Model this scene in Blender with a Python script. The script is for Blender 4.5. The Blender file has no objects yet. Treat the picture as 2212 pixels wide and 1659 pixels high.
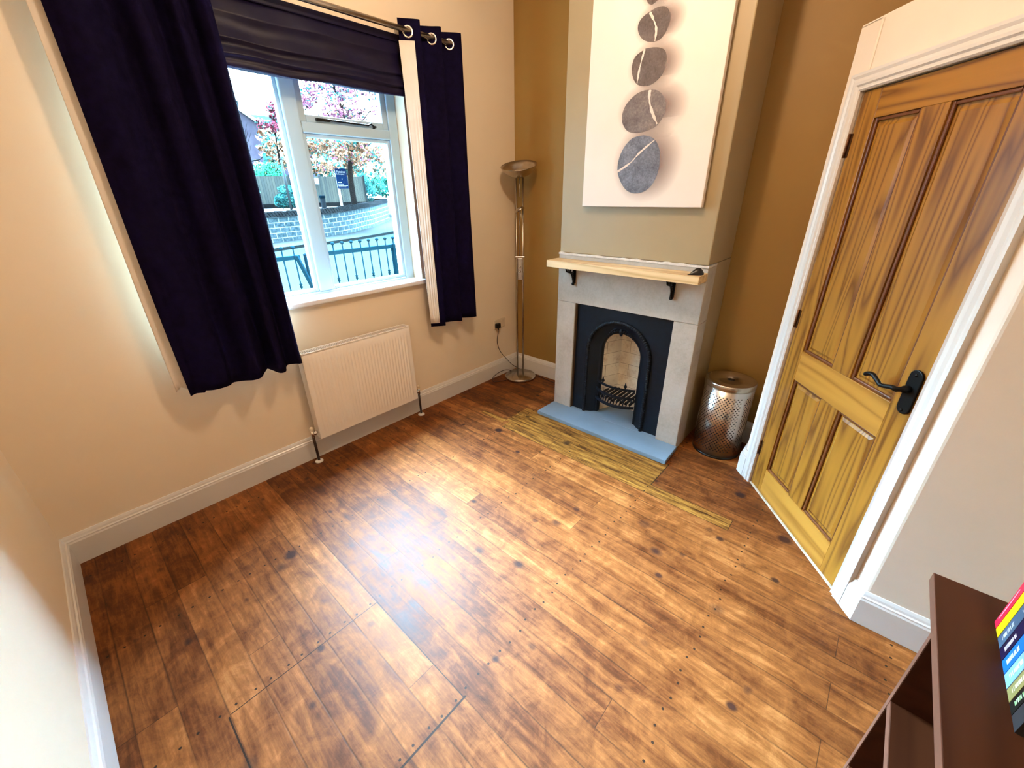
import bpy, bmesh, math, random
from math import sin, cos, pi, radians, sqrt, atan2
from mathutils import Vector, Matrix
random.seed(7)
SC = bpy.context.scene
COL = SC.collection

# ------------------------------------------------------------------ materials
class NT:
    def __init__(s, name):
        s.m = bpy.data.materials.new(name); s.m.use_nodes = True
        s.t = s.m.node_tree; s.N = s.t.nodes; s.L = s.t.links
        s.b = s.N['Principled BSDF']; s.out = s.N['Material Output']
    def n(s, typ, **kw):
        x = s.N.new(typ)
        for k, v in kw.items():
            setattr(x, k, v)
        return x
    def link(s, a, b): s.L.new(a, b)
    def setin(s, sock, v):
        if isinstance(v, bpy.types.NodeSocket): s.L.new(v, sock)
        else: sock.default_value = v
    def math(s, op, a, b=None, c=None, clamp=False):
        x = s.n('ShaderNodeMath', operation=op); x.use_clamp = clamp
        s.setin(x.inputs[0], a)
        if b is not None: s.setin(x.inputs[1], b)
        if c is not None: s.setin(x.inputs[2], c)
        return x.outputs[0]
    def mix(s, f, a, b, mode='MIX'):
        x = s.n('ShaderNodeMixRGB', blend_type=mode)
        s.setin(x.inputs[0], f)
        for i, v in ((1, a), (2, b)):
            if isinstance(v, bpy.types.NodeSocket): s.L.new(v, x.inputs[i])
            else: x.inputs[i].default_value = (v[0], v[1], v[2], 1)
        return x.outputs[0]
    def ramp(s, f, stops):
        x = s.n('ShaderNodeValToRGB'); s.setin(x.inputs[0], f)
        e = x.color_ramp.elements
        while len(e) < len(stops): e.new(0.5)
        for el, (p, c) in zip(e, stops):
            el.position = p; el.color = (c[0], c[1], c[2], 1) if not isinstance(c, (int, float)) else (c, c, c, 1)
        return x.outputs[0]
    def noise(s, vec, scale, detail=4, rough=.55, dist=0):
        x = s.n('ShaderNodeTexNoise')
        if vec is not None: s.link(vec, x.inputs['Vector'])
        x.inputs['Scale'].default_value = scale; x.inputs['Detail'].default_value = detail
        x.inputs['Roughness'].default_value = rough; x.inputs['Distortion'].default_value = dist
        return x.outputs['Fac']
    def obj(s): return s.n('ShaderNodeTexCoord').outputs['Object']
    def uv(s): return s.n('ShaderNodeTexCoord').outputs['UV']
    def scale(s, vec, sc, off=(0, 0, 0)):
        x = s.n('ShaderNodeMapping'); s.link(vec, x.inputs[0])
        x.inputs['Scale'].default_value = sc; s.setin(x.inputs['Location'], off)
        return x.outputs[0]
    def sep(s, vec):
        x = s.n('ShaderNodeSeparateXYZ'); s.link(vec, x.inputs[0]); return x.outputs
    def comb(s, a, b, c):
        x = s.n('ShaderNodeCombineXYZ')
        for i, v in enumerate((a, b, c)): s.setin(x.inputs[i], v)
        return x.outputs[0]
    def bump(s, h, strength=.2, dist=.01):
        x = s.n('ShaderNodeBump'); s.link(h, x.inputs['Height'])
        x.inputs['Strength'].default_value = strength; x.inputs['Distance'].default_value = dist
        s.link(x.outputs[0], s.b.inputs['Normal'])
    def base(s, c):
        if isinstance(c, bpy.types.NodeSocket): s.link(c, s.b.inputs['Base Color'])
        else: s.b.inputs['Base Color'].default_value = (c[0], c[1], c[2], 1)
    def p(s, **kw):
        for k, v in kw.items(): s.setin(s.b.inputs[k.replace('_', ' ')], v)
        return s

def plain(name, c, rough=.5, metal=0, var=.08, scale=6, bump=0, spec=.5, fine=60, sheen=0):
    t = NT(name); o = t.obj()
    f = t.noise(o, scale, 5)
    lo = [x*(1-var) for x in c]; hi = [min(1, x*(1+var)) for x in c]
    t.base(t.ramp(f, [(.3, lo), (.7, hi)]))
    t.p(Roughness=rough, Metallic=metal)
    t.b.inputs['Specular IOR Level'].default_value = spec
    if sheen: t.b.inputs['Sheen Weight'].default_value = sheen
    if bump: t.bump(t.noise(o, fine, 3), bump, .004)
    return t.m

def wood(name, dark, light, axis, rough=.35, freq=22, knots=True, stretch=.1):
    """pine: bands running along the given axis, wavy cathedral figure, small knots"""
    t = NT(name); o = t.obj()
    ri = t.n('ShaderNodeObjectInfo').outputs['Random']
    off = t.comb(t.math('MULTIPLY', ri, 7.3), t.math('MULTIPLY', ri, 3.1), t.math('MULTIPLY', ri, 11.7))
    sc = [1, 1, 1]; sc['xyz'.index(axis)] = stretch
    v = t.scale(o, sc, off)
    warp = t.noise(v, 5.5, 2, .5)
    warp2 = t.noise(v, 9, 3, .6)
    x = t.math('ADD', t.math('MULTIPLY', warp, 1.6), t.math('MULTIPLY', warp2, .14))
    band = t.math('PINGPONG', t.math('MULTIPLY', x, freq/2.2), .5)
    band = t.math('MULTIPLY', band, 2)
    fine = t.noise(t.scale(o, [60 if a != axis else 2.5 for a in 'xyz'], off), 1, 4, .6)
    f = t.math('ADD', t.math('MULTIPLY', t.math('POWER', band, 2.2), .72), t.math('MULTIPLY', fine, .28))
    c = t.ramp(f, [(.12, light), (.5, [(a*.5+b*.5) for a, b in zip(dark, light)]), (.95, dark)])
    if knots:
        vo = t.n('ShaderNodeTexVoronoi'); t.link(t.scale(o, [5.0 if a != axis else 2.0 for a in 'xyz'], off), vo.inputs['Vector'])
        vo.inputs['Scale'].default_value = 1
        k = t.ramp(vo.outputs['Distance'], [(.03, 1), (.14, 0)])
        c = t.mix(t.math('MULTIPLY', k, .75), c, [d*.5 for d in dark])
    t.base(c); t.p(Roughness=rough)
    t.b.inputs['Coat Weight'].default_value = .06
    t.bump(fine, .06, .002)
    return t.m

M = {}
M['cream'] = plain('cream_wall_paint', (.82, .69, .52), .7, var=.03, scale=2, bump=.05, fine=180)
M['brown'] = plain('ochre_brown_wall_paint', (0.3, 0.162, 0.03), .55, var=.05, scale=2, bump=.05, fine=180)
M['brown_lit'] = plain('brown_wall_paint_lit', (0.36, 0.27, 0.145), .5, var=.05, scale=2, bump=.05, fine=180)  # the alcove brown made lighter: daylight on the breast painted into its colour
M['white'] = plain('white_gloss_paint', (0.7, 0.67, 0.63), .28, var=.02)
M['box_white'] = plain('white_wall_paint', (.80, .70, .58), .6, var=.02, bump=.04, fine=180)
M['frame'] = plain('white_paint_daylight_blue', (0.44, 0.62, 0.74), .35, var=.03)  # blue daylight cast mixed into the white paint colour
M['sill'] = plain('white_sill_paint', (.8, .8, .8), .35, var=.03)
M['ceiling'] = plain('ceiling_paint', (.8, .77, .7), .8, var=.02)
M['radiator'] = plain('radiator_enamel', (0.85, 0.79, 0.72), .3, var=.015)
M['grille_dark'] = plain('radiator_fins', (.42, .42, .42), .5)
M['pipe'] = plain('old_copper_pipe', (.05, .03, .022), .35, metal=.6, var=.3, scale=30)
M['chrome'] = plain('chrome', (.75, .72, .68), .15, metal=1, var=.05)
M['steel'] = plain('brushed_nickel', (.50, .44, .37), .27, metal=1, var=.12, scale=20)
M['bowl_in'] = plain('lamp_bowl_inside', (.5, .42, .33), .35, metal=.5)
M['fabric'] = plain('navy_curtain_fabric', (0.0052, 0.0034, 0.017), .85, var=.25, scale=30, bump=.25, fine=420, spec=.03)
M['blind'] = plain('dark_aubergine_blind_fabric', (0.0055, 0.0032, 0.02), .45, var=.2, scale=10, bump=.1, fine=500, spec=.2)
M['lining'] = plain('cream_lining_fabric', (0.78, 0.73, 0.66), .8, var=.05, scale=12, bump=.3, fine=25)
M['castiron'] = plain('black_leaded_cast_iron', (0.002, 0.0055, 0.011), .5, var=.3, scale=25, bump=.12, fine=150, spec=.22)
M['iron_black'] = plain('black_iron', (.003, .0028, .0026), .4, var=.2, bump=.1, fine=90, spec=.18)
M['slate'] = plain('blue_grey_hearth_slab', (0.18, 0.255, 0.32), .5, var=.06, scale=5, bump=.1, fine=60)
M['black'] = plain('black_plastic', (0.003, 0.003, 0.0035), .35)
M['cord'] = plain('dark_cable', (.03, .013, .014), .4)
M['plastic_white'] = plain('cream_plastic', (.7, .58, .42), .35)
M['inner_wood'] = plain('brown_strip', (.10, .055, .022), .6, var=.2, scale=15)
M['oak'] = wood('pale_pine_shelf', (.52, .31, .12), (.80, .59, .32), 'y', .4, 14, False, .05)
DK, LT = (.125, .038, .0035), (.36, .155, .018)
M['door_v'] = wood('golden_pine_upright', DK, LT, 'z', .32, 22, True, .07)
M['door_h'] = wood('golden_pine_level', DK, LT, 'x', .32, 20, False, .08)
M['door_l'] = wood('pale_pine_level', (.27, .100, .010), (.47, .215, .034), 'x', .32, 10, False, .06)
M['door_edge'] = plain('dark_pine_moulding', (.13, .038, .007), .4, var=.2, scale=30)
M['hinge'] = plain('aged_brass_hinge', (.12, .05, .02), .4, metal=.7, var=.3, scale=60)
M['walnut'] = wood('walnut_laminate', (.034, .0080, .0027), (.054, .0140, .0048), 'x', .5, 9, False, .12)
M['walnut'].node_tree.nodes['Principled BSDF'].inputs['Specular IOR Level'].default_value = .12
M['walnut'].node_tree.nodes['Principled BSDF'].inputs['Coat Weight'].default_value = 0
M['walnut_edge'] = plain('walnut_edge_band', (0.125, 0.05, 0.03), .45, var=.12, scale=40)
M['road'] = plain('asphalt_road', (0.00527, 0.00775, 0.00775), .8, var=.06, scale=1.2)
M['pave'] = plain('pavement', (0.0077, 0.0098, 0.0101), .8, var=.1, scale=2)
M['kerb'] = plain('kerb_stone', (0.006, 0.009, 0.0095), .8, var=.2, scale=3)
M['gravel'] = plain('pale_forecourt', (0.03, 0.03, 0.03), .9, var=.1, scale=3)
M['rail'] = plain('blue_black_railing_paint', (0.0012, 0.006, 0.0096), .4)
M['bark'] = plain('tree_bark', (0.00578, 0.00748, 0.00809), .9, var=.4, scale=12)
M['sign'] = plain('blue_sign_board', (0.001, 0.016, 0.055), .4)
M['white_sign'] = plain('white_lettering', (0.425, 0.425, 0.425), .5, var=.01)
M['roof'] = plain('slate_roof', (0.006, 0.0112, 0.0143), .7, var=.25, scale=3)
M['verge'] = plain('white_bargeboard', (.75, .75, .75), .6)
M['bollard'] = plain('weathered_post', (0.0081, 0.0121, 0.0149), .8, var=.3, scale=10)
M['galv'] = plain('galvanised_pole', (0.0225, 0.027, 0.0285), .5)

def _canvas():
    t = NT('canvas_print_white'); o = t.obj()
    t.base(t.ramp(t.noise(o, 3, 3), [(.3, (.80, .74, .68)), (.7, (.84, .78, .72))]))
    t.p(Roughness=.75); t.bump(t.noise(o, 600, 2), .1, .002); return t.m
M['canvas'] = _canvas()
def _pebble(name, a, b):
    t = NT(name); o = t.obj()
    f = t.math('ADD', t.math('MULTIPLY', t.noise(o, 90, 6, .75), .5), t.math('MULTIPLY', t.noise(o, 14, 4, .6), .5))
    t.base(t.ramp(f, [(.36, a), (.52, [(x+y)/2 for x, y in zip(a, b)]), (.64, b)])); t.p(Roughness=.7); return t.m
M['pebble_warm'] = _pebble('printed_brown_pebble', (.060, .042, .036), (.20, .155, .135))
M['pebble_mid'] = _pebble('printed_grey_pebble', (.075, .055, .052), (.27, .225, .205))
M['pebble_blue'] = _pebble('printed_blue_pebble', (.055, .062, .085), (.25, .27, .33))
M['vein'] = plain('printed_quartz_vein', (.72, .64, .58), .7, var=.06, scale=60)
def _pshadow():
    # the soft drop shade that is printed on the canvas beside each pebble
    t = NT('printed_soft_shade'); u = t.sep(t.uv())
    dx = t.math('SUBTRACT', u[0], .5); dy = t.math('SUBTRACT', u[1], .5)
    r = t.math('SQRT', t.math('ADD', t.math('MULTIPLY', dx, dx), t.math('MULTIPLY', dy, dy)))
    a = t.ramp(r, [(.22, .62), (.36, .3), (.5, 0)])
    t.base((.24, .16, .15)); t.p(Roughness=.75)
    tr = t.n('ShaderNodeBsdfTransparent'); mx = t.n('ShaderNodeMixShader')
    t.link(a, mx.inputs[0]); t.link(tr.outputs[0], mx.inputs[1]); t.link(t.b.outputs[0], mx.inputs[2])
    t.link(mx.outputs[0], t.out.inputs[0]); return t.m
M['print_shade'] = _pshadow()

def _stone():
    t = NT('limestone_surround'); o = t.obj()
    a = t.noise(o, 4, 6, .65); b = t.noise(o, 50, 4, .7)
    f = t.math('ADD', t.math('MULTIPLY', a, .7), t.math('MULTIPLY', b, .3))
    t.base(t.ramp(f, [(.3, (.36, .31, .25)), (.5, (.47, .42, .35)), (.72, (.56, .52, .46))]))
    t.p(Roughness=.75); t.bump(b, .2, .003); return t.m
M['stone'] = _stone()
M['plaster_rough'] = plain('rough_white_plaster', (.62, .58, .53), .8, var=.15, scale=30, bump=.5, fine=40)
M['fill'] = plain('pale_filler', (.55, .47, .36), .8, var=.2, scale=40)

def _firebrick():
    t = NT('sooted_cream_firebrick'); s = t.sep(t.obj())
    v = t.comb(t.math('ADD', s[0], s[1]), s[2], 0)
    br = t.n('ShaderNodeTexBrick'); t.link(v, br.inputs['Vector'])
    br.inputs['Scale'].default_value = 1
    br.inputs['Brick Width'].default_value = .26; br.inputs['Row Height'].default_value = .095
    br.inputs['Mortar Size'].default_value = .0018; br.inputs['Mortar Smooth'].default_value = .3
    for k, c in (('Color1', (.88, .80, .64)), ('Color2', (.84, .75, .58)), ('Mortar', (.42, .33, .22))):
        br.inputs[k].default_value = (*c, 1)
    n = t.noise(t.obj(), 9, 6, .7)
    st = t.ramp(n, [(.50, 0), (.66, 1)])
    c = t.mix(t.math('MULTIPLY', st, .5), br.outputs['Color'], (.42, .26, .12))
    n2 = t.noise(t.obj(), 60, 5, .8)
    c = t.mix(t.ramp(n2, [(.60, 0), (.7, .7)]), c, (.25, .19, .13))
    t.base(c); t.p(Roughness=.85); t.bump(n2, .3, .004); return t.m
M['firebrick'] = _firebrick()

def _glass():
    t = NT('window_glass')
    tr = t.n('ShaderNodeBsdfTransparent'); tr.inputs[0].default_value = (.97, .99, .99, 1)
    gl = t.n('ShaderNodeBsdfGlossy'); gl.inputs['Roughness'].default_value = .02
    fr = t.n('ShaderNodeFresnel'); fr.inputs[0].default_value = 1.45
    mx = t.n('ShaderNodeMixShader'); t.link(t.math('MULTIPLY', fr.outputs[0], .6), mx.inputs[0])
    t.link(tr.outputs[0], mx.inputs[1]); t.link(gl.outputs[0], mx.inputs[2]); t.link(mx.outputs[0], t.out.inputs[0]); return t.m
M['glass'] = _glass()

def _perf():
    t = NT('perforated_stainless_steel'); s = t.sep(t.obj())
    ang = t.math('ARCTAN2', s[1], s[0]); z = s[2]
    P = .0215; R = .147
    u = t.math('DIVIDE', t.math('MULTIPLY', ang, R), P)
    w = t.math('DIVIDE', z, P*.62)
    row = t.math('FLOOR', w)
    sh = t.math('MULTIPLY', t.math('MODULO', row, 2), .5)
    fu = t.math('SUBTRACT', t.math('FRACT', t.math('ADD', t.math('ADD', u, sh), 100)), .5)
    fw = t.math('MULTIPLY', t.math('SUBTRACT', t.math('FRACT', w), .5), .62)
    d = t.math('SQRT', t.math('ADD', t.math('MULTIPLY', fu, fu), t.math('MULTIPLY', fw, fw)))
    hole = t.math('LESS_THAN', d, .205)
    zone = t.math('MULTIPLY', t.math('GREATER_THAN', z, .055), t.math('LESS_THAN', z, .45))
    seam = t.math('GREATER_THAN', t.math('ABSOLUTE', t.math('SUBTRACT', ang, -2.22)), .085)
    hole = t.math('MULTIPLY', t.math('MULTIPLY', hole, zone), seam)
    t.base(t.mix(hole, (.62, .58, .54), (.008, .007, .007)))
    t.p(Metallic=t.math('SUBTRACT', 1, hole), Roughness=t.math('ADD', .26, t.math('MULTIPLY', hole, .5)))
    return t.m
M['perf'] = _perf()

def _floor():
    t = NT('worn_stained_floorboards'); o = t.obj(); s = t.sep(o)
    P = .1145
    X = t.math('ADD', s[0], 2.428+P*40); Y = s[1]
    u = t.math('DIVIDE', X, P); idx = t.math('FLOOR', u); fr = t.math('FRACT', u)
    def rnd(v, k):
        w = t.n('ShaderNodeTexWhiteNoise', noise_dimensions='2D')
        t.link(t.comb(v, k, 0), w.inputs[0]); return w.outputs['Value']
    r1 = rnd(idx, 1.0)
    yy = t.math('DIVIDE', t.math('ADD', Y, t.math('MULTIPLY', t.math('FLOOR', t.math('MULTIPLY', r1, 5)), .568)), 2.84)
    bl = t.math('FLOOR', yy)
    bid = t.math('ADD', idx, t.math('MULTIPLY', bl, 17.3)); r2 = rnd(bid, 2.0); r3 = rnd(bid, 5.0)
    gv = t.comb(t.math('ADD', X, t.math('MULTIPLY', r2, 9)), t.math('ADD', t.math('MULTIPLY', Y, .11), t.math('MULTIPLY', r3, 7)), 0)
    g1 = t.noise(gv, 26, 5, .62, .8); g2 = t.noise(gv, 110, 4, .6)
    wear = t.noise(o, 2.4, 6, .68, .4); wear2 = t.noise(o, 9, 6, .75, .6)
    f = t.math('ADD', t.math('ADD', t.math('MULTIPLY', g1, .34), t.math('MULTIPLY', g2, .14)), t.math('ADD', t.math('MULTIPLY', wear, .18), t.math('MULTIPLY', wear2, .34)))
    f = t.math('ADD', f, t.math('MULTIPLY', t.math('SUBTRACT', r2, .5), .10))
    c = t.ramp(f, [(.33, (.028, .0060, .0016)), (.43, (.092, .0235, .0050)), (.54, (.215, .067, .0145)), (.66, (.41, .158, .044))])
    # the patch of newer, yellower boards over the old hearth
    def box(x0, x1, y0, y1):
        a = t.math('MULTIPLY', t.math('GREATER_THAN', s[0], x0), t.math('LESS_THAN', s[0], x1))
        b = t.math('MULTIPLY', t.math('GREATER_THAN', s[1], y0), t.math('LESS_THAN', s[1], y1)); return t.math('MULTIPLY', a, b)
    pale = t.math('MAXIMUM', box(-.975, -.885, -2.33, -.70), t.math('MAXIMUM', box(-.885, -.62, -1.865, -.66), box(-.925, -.875, -.66, -.42)))
    pg = t.noise(t.scale(o, (45, 4, 1)), 1, 5, .7)
    pc = t.ramp(pg, [(.36, (.035, .010, .0020)), (.48, (.20, .082, .013)), (.62, (.38, .180, .034))])
    c = t.mix(t.math('MULTIPLY', pale, .85), c, pc)
    # knots
    def knots(sx, sy, lo, hi, amt, c, seed):
        vo = t.n('ShaderNodeTexVoronoi')
        t.link(t.scale(t.comb(t.math('ADD', X, t.math('MULTIPLY', r2, .02)), Y, seed), (sx, sy, 1)), vo.inputs['Vector']); vo.inputs['Scale'].default_value = 1
        wv = t.math('ADD', vo.outputs['Distance'], t.math('MULTIPLY', t.math('SUBTRACT', wear2, .5), .05))
        sel = t.math('GREATER_THAN', t.sep(vo.outputs['Color'])[0], .45)
        k = t.math('MULTIPLY', t.math('MULTIPLY', t.ramp(wv, [(lo, 1), (hi, 0)]), sel), t.ramp(t.sep(vo.outputs['Color'])[1], [(.1, .35), (.8, 1)]))
        return t.mix(t.math('MULTIPLY', k, amt), c, (.020, .006, .0055))
    c = knots(5.6, 4.4, .10, .19, .95, c, 0.0)
    c = knots(9.0, 7.0, .08, .16, .9, c, 3.3)
    # pale scuffs and scratches
    sc = t.ramp(t.noise(t.scale(o, (7, 7, 1)), 6, 8, .8, 2.0), [(.62, 0), (.72, 1)])
    c = t.mix(t.math('MULTIPLY', sc, .22), c, (.26, .16, .08))
    # nail heads: two per board on every joist
    jy = t.math('SUBTRACT', t.math('FRACT', t.math('ADD', t.math('DIVIDE', t.math('ADD', Y, 1.29), .568), 20.5)), .5)
    dy = t.math('MULTIPLY', jy, .568)
    dy = t.math('ADD', dy, t.math('MULTIPLY', t.math('SUBTRACT', r1, .5), .02))
    dxn = t.math('MULTIPLY', t.math('SUBTRACT', t.math('ABSOLUTE', t.math('SUBTRACT', fr, .5)), .28), P)
    dn = t.math('SQRT', t.math('ADD', t.math('MULTIPLY', dy, dy), t.math('MULTIPLY', dxn, dxn)))
    nail = t.math('LESS_THAN', dn, .0046)
    # seams
    e = t.math('MINIMUM', fr, t.math('SUBTRACT', 1, fr))
    seam = t.ramp(t.math('MULTIPLY', e, P), [(.0006, 1), (.0018, 0)])
    seam = t.math('MULTIPLY', seam, t.ramp(t.noise(o, 3, 3), [(.35, .25), (.6, 1)]))
    ye = t.math('FRACT', yy); je = t.math('MULTIPLY', t.math('MINIMUM', ye, t.math('SUBTRACT', 1, ye)), 2.84)
    joint = t.math('MULTIPLY', t.math('LESS_THAN', je, .0012), .7)
    cut = None
    for b in (box(-3.0, -2.428, -1.309, -1.3055), box(-2.4295, -2.4265, -1.875, -1.306), box(-2.70, -2.42, -1.879, -1.872),
              box(-3.008, -3.003, -1.60, -1.312), box(-.977, -.974, -2.33, -.7), box(-.888, -.885, -2.33, -1.865), box(-.977, -.885, -2.332, -2.329), box(-.885, -.62, -1.868, -1.863)):
        cut = b if cut is None else t.math('MAXIMUM', cut, b)
    dark = t.math('MAXIMUM', t.math('MAXIMUM', t.math('MULTIPLY', seam, .75), joint), t.math('MAXIMUM', nail, cut))
    c = t.mix(t.math('MULTIPLY', dark, .94), c, (.012, .006, .003))
    t.base(c)
    t.p(Roughness=t.ramp(t.math('ADD', t.math('MULTIPLY', wear2, .5), t.math('MULTIPLY', g1, .5)), [(.35, .42), (.65, .60)]))
    t.b.inputs['Specular IOR Level'].default_value = .15
    hgt = t.math('SUBTRACT', t.math('MULTIPLY', t.noise(o, 260, 4, .7), .12), t.math('MULTIPLY', dark, .6))
    hgt = t.math('ADD', hgt, t.math('MULTIPLY', t.noise(o, 24, 4, .6), .25))
    t.bump(hgt, .22, .003)
    return t.m
M['floor'] = _floor()

def _ashlar():
    t = NT('coursed_stone_walling'); u = t.uv()
    br = t.n('ShaderNodeTexBrick'); t.link(u, br.inputs['Vector']); br.inputs['Scale'].default_value = 1
    br.inputs['Brick Width'].default_value = .52; br.inputs['Row Height'].default_value = .235
    br.inputs['Mortar Size'].default_value = .018
    for k, c in (('Color1', (.006, .016, .020)), ('Color2', (.014, .026, .030)), ('Mortar', (.11, .135, .145))):
        br.inputs[k].default_value = (*c, 1)
    n = t.noise(u, 7, 6, .75)
    t.base(t.mix(t.ramp(n, [(.4, 0), (.7, .6)]), br.outputs['Color'], (.06, .08, .085))); t.p(Roughness=.9); return t.m
M['ashlar'] = _ashlar()
M['coping'] = plain('coping_stone', (0.00711, 0.00896, 0.00995), .9, var=.45, scale=6)
def _fence():
    t = NT('weathered_fence_boards'); s = t.sep(t.uv())
    f = t.math('FRACT', t.math('DIVIDE', s[0], .14)); gap = t.math('LESS_THAN', f, .1)
    w = t.n('ShaderNodeTexWhiteNoise', noise_dimensions='1D'); t.link(t.math('FLOOR', t.math('DIVIDE', s[0], .14)), w.inputs['W'])
    c = t.ramp(w.outputs['Value'], [(0, (.040, .048, .046)), (1, (.072, .074, .060))])
    t.base(t.mix(gap, c, (.016, .022, .024))); t.p(Roughness=.9); return t.m
M['fence'] = _fence()
def _bricks():
    t = NT('red_brick_gable'); 
    t.base(t.ramp(t.noise(t.obj(), 1.2, 6, .7), [(.35, (.042, .038, .055)), (.65, (.065, .058, .076))])); t.p(Roughness=.9); return t.m
M['gable'] = _bricks()
def leafmat(name, c):
    t = NT(name); ri = t.noise(t.obj(), 3.5, 4, .7)
    t.base(t.ramp(ri, [(.3, [x*.55 for x in c]), (.7, c)])); t.p(Roughness=.7)
    return t.m
M['leaf_pink'] = leafmat('pink_autumn_leaves', (0.186, 0.062, 0.105))
M['leaf_orange'] = leafmat('orange_autumn_leaves', (0.198, 0.0961, 0.0527))
M['leaf_red'] = leafmat('red_autumn_leaves', (0.174, 0.031, 0.0496))
M['leaf_teal'] = leafmat('green_leaves', (0.0175, 0.0805, 0.07))
M['leaf_green'] = leafmat('bright_green_leaves', (0.014, 0.098, 0.049))
M['leaf_dark'] = leafmat('dark_hedge_leaves', (0.0084, 0.0385, 0.0385))

for k_ in ('road', 'pave', 'kerb', 'gravel', 'bark', 'sign', 'white_sign', 'roof', 'verge', 'bollard', 'galv', 'ashlar', 'coping', 'fence', 'gable', 'leaf_pink', 'leaf_orange', 'leaf_red', 'leaf_teal', 'leaf_green', 'leaf_dark', 'rail'):
    M[k_].node_tree.nodes['Principled BSDF'].inputs['Specular IOR Level'].default_value = 0.0

# ------------------------------------------------------------------ geometry helpers
LOC = {}
class MB:
    """collects shapes and links them as ONE mesh object"""
    def __init__(s): s.v = []; s.f = []; s.mi = []; s.uv = {}; s.sm = []
    def add(s, vs, fs, mi=0, smooth=False, uvs=None):
        o = len(s.v); s.v += [tuple(v) for v in vs]
        for k, f in enumerate(fs):
            if uvs: s.uv[len(s.f)] = uvs[k]
            s.f.append([i+o for i in f]); s.mi.append(mi); s.sm.append(smooth)
        return s
    def box(s, x0, x1, y0, y1, z0, z1, mi=0):
        x0, x1 = min(x0, x1), max(x0, x1); y0, y1 = min(y0, y1), max(y0, y1); z0, z1 = min(z0, z1), max(z0, z1)
        v = [(x, y, z) for z in (z0, z1) for y in (y0, y1) for x in (x0, x1)]
        return s.add(v, [(0, 2, 3, 1), (4, 5, 7, 6), (0, 1, 5, 4), (2, 6, 7, 3), (0, 4, 6, 2), (1, 3, 7, 5)], mi)
    def prism(s, poly, z0, z1, mi=0):
        n = len(poly); v = [(x, y, z0) for x, y in poly]+[(x, y, z1) for x, y in poly]
        f = [list(range(n))[::-1], list(range(n, 2*n))]+[(i, (i+1) % n, n+(i+1) % n, n+i) for i in range(n)]
        return s.add(v, f, mi)
    def prism_ax(s, poly, ax, a0, a1, mi=0):
        """poly in the two other axes, extruded along ax"""
        def mk(p, a): return {'x': (a, p[0], p[1]), 'y': (p[0], a, p[1]), 'z': (p[0], p[1], a)}[ax]
        n = len(poly); v = [mk(p, a0) for p in poly]+[mk(p, a1) for p in poly]
        f = [list(range(n))[::-1], list(range(n, 2*n))]+[(i, (i+1) % n, n+(i+1) % n, n+i) for i in range(n)]
        return s.add(v, f, mi)
    def tube(s, pts, r, n=10, cap=True, mi=0, smooth=True):
        pts = [Vector(p) for p in pts]; rings = []; prev = None
        for i, p in enumerate(pts):
            t = (pts[min(i+1, len(pts)-1)]-pts[max(i-1, 0)]).normalized()
            if prev is None:
                a = Vector((0, 0, 1)) if abs(t.z) < .9 else Vector((1, 0, 0)); u = t.cross(a).normalized()
            else: u = (prev-t*prev.dot(t)).normalized()
            prev = u; w = t.cross(u)
            rr = r[i] if isinstance(r, (list, tuple)) else r
            rings.append([p+u*cos(2*pi*k/n)*rr+w*sin(2*pi*k/n)*rr for k in range(n)])
        v = [q for rg in rings for q in rg]
        f = [(i*n+k, i*n+(k+1) % n, (i+1)*n+(k+1) % n, (i+1)*n+k) for i in range(len(pts)-1) for k in range(n)]
        if cap: f += [list(range(n))[::-1], [(len(pts)-1)*n+k for k in range(n)]]
        return s.add(v, f, mi, smooth)
    def lathe(s, prof, c=(0, 0, 0), n=40, mi=0, smooth=True, axis=None):
        """prof: (r,z) list; axis: matrix to orient"""
        v = []; 
        for r, z in prof:
            for k in range(n):
                p = Vector((r*cos(2*pi*k/n), r*sin(2*pi*k/n), z))
                if axis is not None: p = axis @ p
                v.append(p+Vector(c))
        m = len(prof)
        f = [(i*n+k, i*n+(k+1) % n, (i+1)*n+(k+1) % n, (i+1)*n+k) for i in range(m-1) for k in range(n)]
        if prof[0][0] > 1e-6: f.append(list(range(n))[::-1])
        if prof[-1][0] > 1e-6: f.append([(m-1)*n+k for k in range(n)])
        return s.add(v, f, mi, smooth)
    def grid(s, P, mi=0, smooth=True, uv=None, close=False):
        """P[i][j] points"""
        a, b = len(P), len(P[0]); v = [q for row in P for q in row]
        f = []; us = []
        for i in range(a-1):
            for j in range(b-1 if not close else b):
                j2 = (j+1) % b
                f.append((i*b+j, i*b+j2, (i+1)*b+j2, (i+1)*b+j))
                if uv: us.append([uv(i, j), uv(i, j+1), uv(i+1, j+1), uv(i+1, j)])
        return s.add(v, f, mi, smooth, us if uv else None)
    def sweep(s, prof, path, closed_ends=True, mi=0, smooth=False):
        """prof: (offset to the left of travel, z); path: xy polyline, mitred"""
        n = len(path); rows = []
        for i, p in enumerate(path):
            p = Vector(p)
            d1 = (p-Vector(path[i-1])).normalized() if i else None
            d2 = (Vector(path[i+1])-p).normalized() if i < n-1 else None
            n1 = Vector((-d1.y, d1.x)) if d1 else None; n2 = Vector((-d2.y, d2.x)) if d2 else None
            if n1 is None: m = n2
            elif n2 is None: m = n1
            else:
                m = (n1+n2); m = m/max(.2, m.length)*1.0; m = m.normalized()/max(.3, m.normalized().dot(n1))
            rows.append([(p.x+m.x*o, p.y+m.y*o, z) for o, z in prof])
        k = len(prof); v = [q for r in rows for q in r]
        f = [(i*k+j, i*k+(j+1) % k, (i+1)*k+(j+1) % k, (i+1)*k+j) for i in range(n-1) for j in range(k)]
        if closed_ends: f += [list(range(k)), [(n-1)*k+j for j in range(k)][::-1]]
        return s.add(v, f, mi, smooth)
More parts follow.
